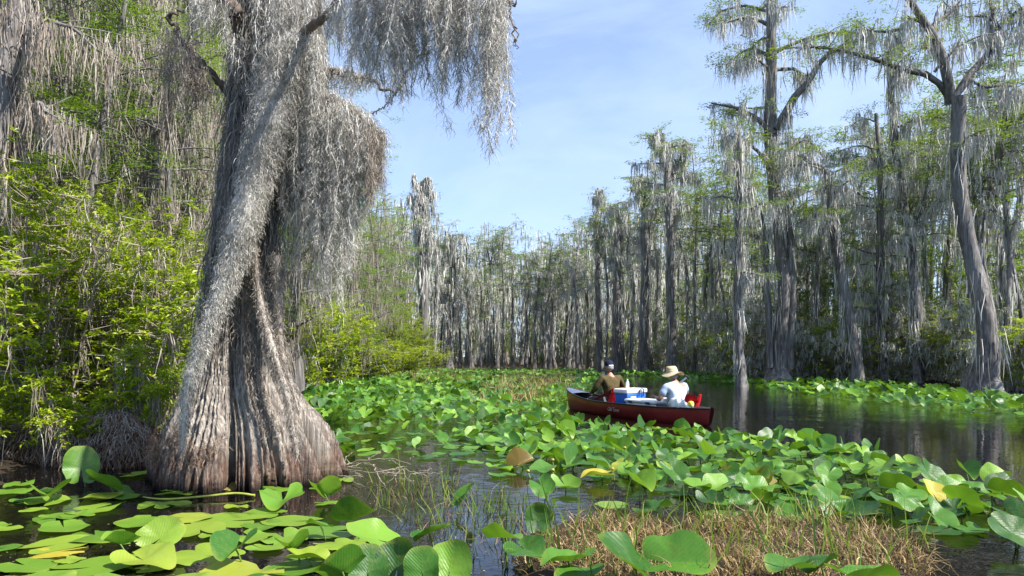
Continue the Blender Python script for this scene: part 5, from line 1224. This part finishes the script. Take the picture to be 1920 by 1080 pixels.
def hand(mb, wrist, d, palm_n, size=.19, curl=.9):
    """palm, four unequal bent fingers and a thumb from the side of the palm"""
    d = unit(d); n = unit(palm_n - d * np.dot(palm_n, d)); s = np.cross(d, n); k = size / .19
    V, F = skin_mesh([wrist, wrist + d * .045 * k, wrist + d * .095 * k], [(0, 1), (1, 2)], [(.024 * k, .019 * k), (.040 * k, .019 * k), (.042 * k, .016 * k)], 2); add_skin(mb, V, F)
    for i, (o_, l) in enumerate([(-.030, .070), (-.010, .080), (.011, .075), (.030, .058)]):
        a = wrist + d * .085 * k + s * o_ * k; c = curl * (1 + .08 * i); p = [a]; ang = .15
        for f in (.45, .32, .23): p.append(p[-1] + (d * math.cos(ang) + n * math.sin(ang)) * l * f * k); ang += c
        V, F = skin_mesh(p, [(0, 1), (1, 2), (2, 3)], [.0095 * k, .009 * k, .008 * k, .0065 * k], 1); add_skin(mb, V, F)
    a = wrist + d * .03 * k - s * .03 * k; p = [a, a + (d * .6 - s * .7 + n * .3) * .04 * k, a + (d * 1.3 - s * .8 + n * .9) * .045 * k]
    V, F = skin_mesh(p, [(0, 1), (1, 2)], [.013 * k, .010 * k, .008 * k], 1); add_skin(mb, V, F)
def head(mb, c, fwd, up, s=1.0):
    """skull with brow, nose, mouth, chin and ears; c = centre of the head"""
    fwd = unit(fwd); up = unit(up - fwd * np.dot(up, fwd)); rt = np.cross(fwd, up)
    nu, nv = 40, 28; th = np.linspace(0, 2 * np.pi, nu, endpoint=False); ph = np.linspace(.001, np.pi - .001, nv); T_, P_ = np.meshgrid(th, ph)
    f = np.sin(P_) * np.cos(T_); r = np.sin(P_) * np.sin(T_); u = np.cos(P_)
    X = .098 * f; Y = .077 * r * (1 - .16 * np.clip(-u, 0, 1) ** 1.5); Z = .118 * u
    fr = np.clip(f, 0, 1)
    X += fr ** 8 * np.exp(-((u + .12) / .16) ** 2) * np.exp(-(r / .16) ** 2) * .030                       # nose
    X -= .010 * np.exp(-((u - .08) / .11) ** 2) * np.exp(-((np.abs(r) - .36) / .16) ** 2) * fr            # eye sockets
    X += .007 * np.exp(-((u - .24) / .10) ** 2) * fr                                                     # brow
    X += .006 * np.exp(-((u + .42) / .05) ** 2) * np.exp(-(r / .3) ** 2) * fr - .004 * np.exp(-((u + .47) / .02) ** 2) * np.exp(-(r / .3) ** 2) * fr   # lips
    X += .012 * np.exp(-((u + .78) / .14) ** 2) * fr                                                     # chin
    X += .012 * np.clip(-f, 0, 1) * np.clip(u, -.2, 1)
    V = c + (X[..., None] * fwd + Y[..., None] * rt + Z[..., None] * up) * s
    i = np.arange(nv - 1)[:, None] * nu; j = np.arange(nu)[None]; k = (j + 1) % nu
    mb.add(V.reshape(-1, 3), np.stack([i + j, i + nu + j, i + nu + k, i + k], -1).reshape(-1, 4), 0, True)
    for sg in (-1, 1):   # ears
        a = np.linspace(0, 2 * np.pi, 12, endpoint=False); b0 = c + (rt * sg * .076 - fwd * .004 + up * .002) * s
        ring = [b0 + (fwd * .019 * np.cos(t) - fwd * .010 + up * (.032 * np.sin(t)) + rt * sg * (.012 + .006 * -np.cos(t))) * s for t in a]
        inn = [b0 + (fwd * .013 * np.cos(t) - fwd * .008 + up * .022 * np.sin(t) + rt * sg * .005) * s for t in a]
        out = [b0 + (fwd * .015 * np.cos(t) + up * .026 * np.sin(t) - rt * sg * .012) * s for t in a]
        V = np.array(inn + ring + out); jj = np.arange(12); kk = (jj + 1) % 12
        mb.add(V, np.concatenate([np.stack([jj, kk, 12 + kk, 12 + jj], 1), np.stack([12 + jj, 12 + kk, 24 + kk, 24 + jj], 1)]), 0, True)
        mb.add(np.vstack([inn, np.mean(inn, 0)]), np.stack([jj, kk, np.full(12, 12)], 1), 0, True)
FW = np.array([AX[0], AX[1], 0]); LF = np.array([-AX[1], AX[0], 0]); UP = np.array([0, 0, 1.])
def person(u, label, J, sleeve, shirt, hatfn, lean, twist, sc=1.0):
    """J: joints in canoe axes (forward, left, up) relative to the seat point"""
    base = cl(u, 0, 0); o = empty('person', base); tag(o, label, 'person')
    W_ = lambda p: FW * p[0] + LF * p[1] + UP * p[2]
    J = {n: (p_[0] * sc, p_[1] * sc * 1.04, .2 + (p_[2] - .2) * sc) for n, p_ in J.items()}
    names = [n for n in J if n != 'head']; idx = {n: i for i, n in enumerate(names)}; P = [W_(J[n]) for n in names]
    ed = [('pelvis', 'waist'), ('waist', 'chest'), ('chest', 'neck0'), ('neck0', 'neck1'), ('chest', 'shL'), ('shL', 'elL'), ('elL', 'wrL'), ('chest', 'shR'), ('shR', 'elR'), ('elR', 'wrR'), ('pelvis', 'hipL'), ('hipL', 'knL'), ('knL', 'anL'), ('anL', 'toL'), ('pelvis', 'hipR'), ('hipR', 'knR'), ('knR', 'anR'), ('anR', 'toR')]
    rad = dict(pelvis=.135, waist=.135, chest=.145, neck0=.075, neck1=.058, shL=.070, shR=.070, elL=.044, elR=.044, wrL=.028, wrR=.028, hipL=.085, hipR=.085, knL=.060, knR=.060, anL=.040, anR=.040, toL=.035, toR=.035)
    mb = MB(); V, F = skin_mesh(P, [(idx[a], idx[b]) for a, b in ed], [rad[n] for n in names], 2); add_skin(mb, V, F)
    up = unit(W_(J['head']) - W_(J['neck1'])); head(mb, W_(J['head']), FW * math.cos(twist) + LF * math.sin(twist), up, 1.04)
    for s_ in 'LR': hand(mb, W_(J['wr' + s_]), W_(J['wr' + s_]) - W_(J['el' + s_]), -UP + FW * .3, .185, .85)
    mb.build('body', M['skin'], o)
    # shirt: a shell a little proud of the torso and the sleeves
    sh = ['waist', 'chest', 'neck0', 'shL', 'shR', 'pelvis']; pts = [W_(J['pelvis']), W_(J['waist']), W_(J['chest']), W_(J['neck0']) + UP * .035, W_(J['shL']), W_(J['shR'])]; rr = [.175, .180, .182, .098, .094, .094]
    e = [(0, 1), (1, 2), (2, 3), (2, 4), (2, 5)]
    for s_, r0 in (('L', 4), ('R', 5)):
        a, b, c = W_(J['sh' + s_]), W_(J['el' + s_]), W_(J['wr' + s_]); n = len(pts)
        if sleeve > 1: pts += [b, b + (c - b) * .9]; rr += [.064, .046]; e += [(r0, n), (n, n + 1)]
        else: pts += [a + (b - a) * .75]; rr += [.064]; e += [(r0, n)]
    mb = MB(); V, F = skin_mesh(pts, e, rr, 2)
    rg = rng_(int(u * 100)); V = V + 0.004 * np.sin(V @ np.array([31, 17, 43.]))[:, None] * unit(V - np.mean(V, 0)); add_skin(mb, V, F); mb.build('shirt', M[shirt], o)
    pts = [W_(J[n]) for n in ('pelvis', 'hipL', 'knL', 'anL', 'hipR', 'knR', 'anR')]; mb = MB(); V, F = skin_mesh(pts, [(0, 1), (1, 2), (2, 3), (0, 4), (4, 5), (5, 6)], [.15, .10, .075, .055, .10, .075, .055], 2); add_skin(mb, V, F); mb.build('trousers', M['trouser'], o)
    hatfn(o, W_(J['head']), FW * math.cos(twist) + LF * math.sin(twist), up)
    return o, W_
def revolve(prof, c, fwd, up, n=36, squash=.84, wob=0.0, tilt=0.0, mod=None):
    rt = np.cross(fwd, up); a = np.linspace(0, 2 * np.pi, n, endpoint=False); V = []
    for (r, z) in prof:
        for t in a:
            zz_ = z + (mod(t, r) if mod else 0); V.append(c + fwd * r * math.cos(t) + rt * r * squash * math.sin(t) + up * zz_)
    m = len(prof); i = np.arange(m - 1)[:, None] * n; j = np.arange(n)[None]; k = (j + 1) % n
    return np.array(V), np.stack([i + j, i + k, i + n + k, i + n + j], -1).reshape(-1, 4)
def cap_hat(o, c, f, up):
    hr = MB(); V, F = revolve([(.104, .02), (.112, .0), (.112, -.03), (.106, -.058), (.085, -.075)], c - f * .016, f, up, 30, .80); hr.add(V, F, 0, True); hr.build('hair', M['hair'], o)
    mb = MB(); V, F = revolve([(.118, .012), (.122, .030), (.118, .075), (.100, .112), (.06, .138), (.002, .147)], c - f * .006, f, up, 36, .84); mb.add(V, F, 0, True); h = mb.build('cap', M['navy'], o)
    rt = np.cross(f, up); b = MB(); a = np.linspace(-1.15, 1.15, 15); g_ = []
    for r in (0, .35, .7, 1): g_ += [c + f * (.108 * math.cos(t) + r * .075 * max(math.cos(t), .25)) + rt * (.100 * math.sin(t)) + up * (.022 - .012 * r - .012 * math.sin(t) ** 2) for t in a]
    b.add(np.array(g_), grid_faces(4, 15), 0, True); b.add(np.array(g_) - up * .006, grid_faces(4, 15)[:, ::-1], 0, True); b.build('brim', M['navy'], h)
    s = MB(); a = np.linspace(-.55, .55, 11); q = [c - f * (.006 + .1235 * math.cos(t)) + rt * .105 * math.sin(t) + up * z for z in (.014, .034) for t in a]; s.add(np.array(q), grid_faces(2, 11), 0, True); s.build('strap', M['white'], h)
def sun_hat(o, c, f, up):
    hr = MB(); V, F = revolve([(.100, .02), (.108, .0), (.108, -.03), (.100, -.060), (.08, -.08)], c - f * .014, f, up, 30, .80); hr.add(V, F, 0, True); hr.build('hair', M['hair'], o)
    md = lambda t, r: (.030 * math.cos(2 * t + .5) - .012 + .010 * math.sin(3 * t)) * max(0, (r - .12) / .10)
    mb = MB(); V, F = revolve([(.238, .006), (.232, .010), (.18, .022), (.128, .034), (.122, .05), (.118, .10), (.108, .135), (.085, .155), (.04, .150), (.002, .146)], c, f, up, 44, .92, mod=md); mb.add(V, F, 0, True)
    V, F = revolve([(.238, .004), (.18, .016), (.126, .028), (.112, .03)], c, f, up, 44, .92, mod=md); mb.add(V, F[:, ::-1], 0, True); h = mb.build('hat', M['tan'], o)
    b = MB(); V, F = revolve([(.1235, .048), (.1245, .05), (.1225, .074), (.1205, .075)], c, f, up, 44, .92); b.add(V, F, 0, True); b.build('band', M['tan'], h)
J1 = dict(pelvis=(0, 0, .27), waist=(.02, 0, .42), chest=(.06, .0, .63), neck0=(.07, 0, .795), neck1=(.085, 0, .85), head=(.105, 0, .955), shL=(.06, .19, .74), elL=(.12, .31, .50), wrL=(.34, .24, .44), shR=(.06, -.19, .74), elR=(.14, -.34, .56), wrR=(.30, -.44, .42),
          hipL=(.08, .10, .24), knL=(.48, .17, .30), anL=(.80, .14, .10), toL=(.93, .15, .10), hipR=(.08, -.10, .24), knR=(.48, -.17, .30), anR=(.80, -.14, .10), toR=(.93, -.15, .10))
o1, W1 = person(3.18, 'person in olive sweater and navy cap seated toward the bow', J1, 2, 'olive', cap_hat, .1, -.12, 1.10)
J2 = dict(pelvis=(0, 0, .25), waist=(.01, .0, .39), chest=(.05, -.01, .58), neck0=(.09, -.02, .735), neck1=(.115, -.02, .79), head=(.15, -.02, .885), shL=(.05, .19, .67), elL=(.10, .31, .42), wrL=(.33, .22, .46), shR=(.06, -.20, .68), elR=(.16, -.34, .50), wrR=(.34, -.29, .70),
          hipL=(.08, .10, .22), knL=(.46, .17, .30), anL=(.78, .14, .10), toL=(.91, .15, .10), hipR=(.08, -.10, .22), knR=(.46, -.17, .30), anR=(.78, -.14, .10), toR=(.91, -.15, .10))
o2_, W2 = person(.98, 'person in pale blue shirt and wide tan hat seated in the stern holding a paddle', J2, 1, 'paleblue', sun_hat, .1, -.25, 1.04)
# paddle: grey shaft with a black T-grip over the right shoulder, blade down inside the hull
pb = cl(.98, 0, 0); g0 = pb + W2((.20, -.40, .84)); b0 = pb + W2((.92, .16, .10)); ax = unit(b0 - g0); Lp = np.linalg.norm(b0 - g0)
o = empty('paddle', g0); tag(o, 'grey-shafted paddle with black grip rising over the right shoulder of the second paddler', 'paddle')
mb = MB(); tube(mb, [np.zeros(3), ax * Lp * .5, ax * (Lp - .3)], [.020, .019, .018], 10); mb.build('shaft', M['aluminium'], o)
sd_ = unit(np.cross(ax, FW)); nn = np.cross(sd_, ax)
mb = MB(); tube(mb, [sd_ * -.065 - ax * .01, -ax * .018, sd_ * .065 - ax * .01], [.017, .022, .017], 10); mb.build('grip', M['black'], o)
V = []
for t, w in [(0, .018), (.06, .05), (.16, .085), (.28, .095), (.36, .085), (.40, .03)]:
    for q, zf in ((-1, 0), (-.5, 1), (0, 1.6), (.5, 1), (1, 0)): V.append(ax * (Lp - .32 + t) + sd_ * w * q + nn * .006 * zf)
mb = MB(); V = np.array(V); f = grid_faces(6, 5); mb.add(V, f, 0, True); mb.add(V - nn * .008, f[:, ::-1], 0, True); mb.build('blade', M['twig'], o)
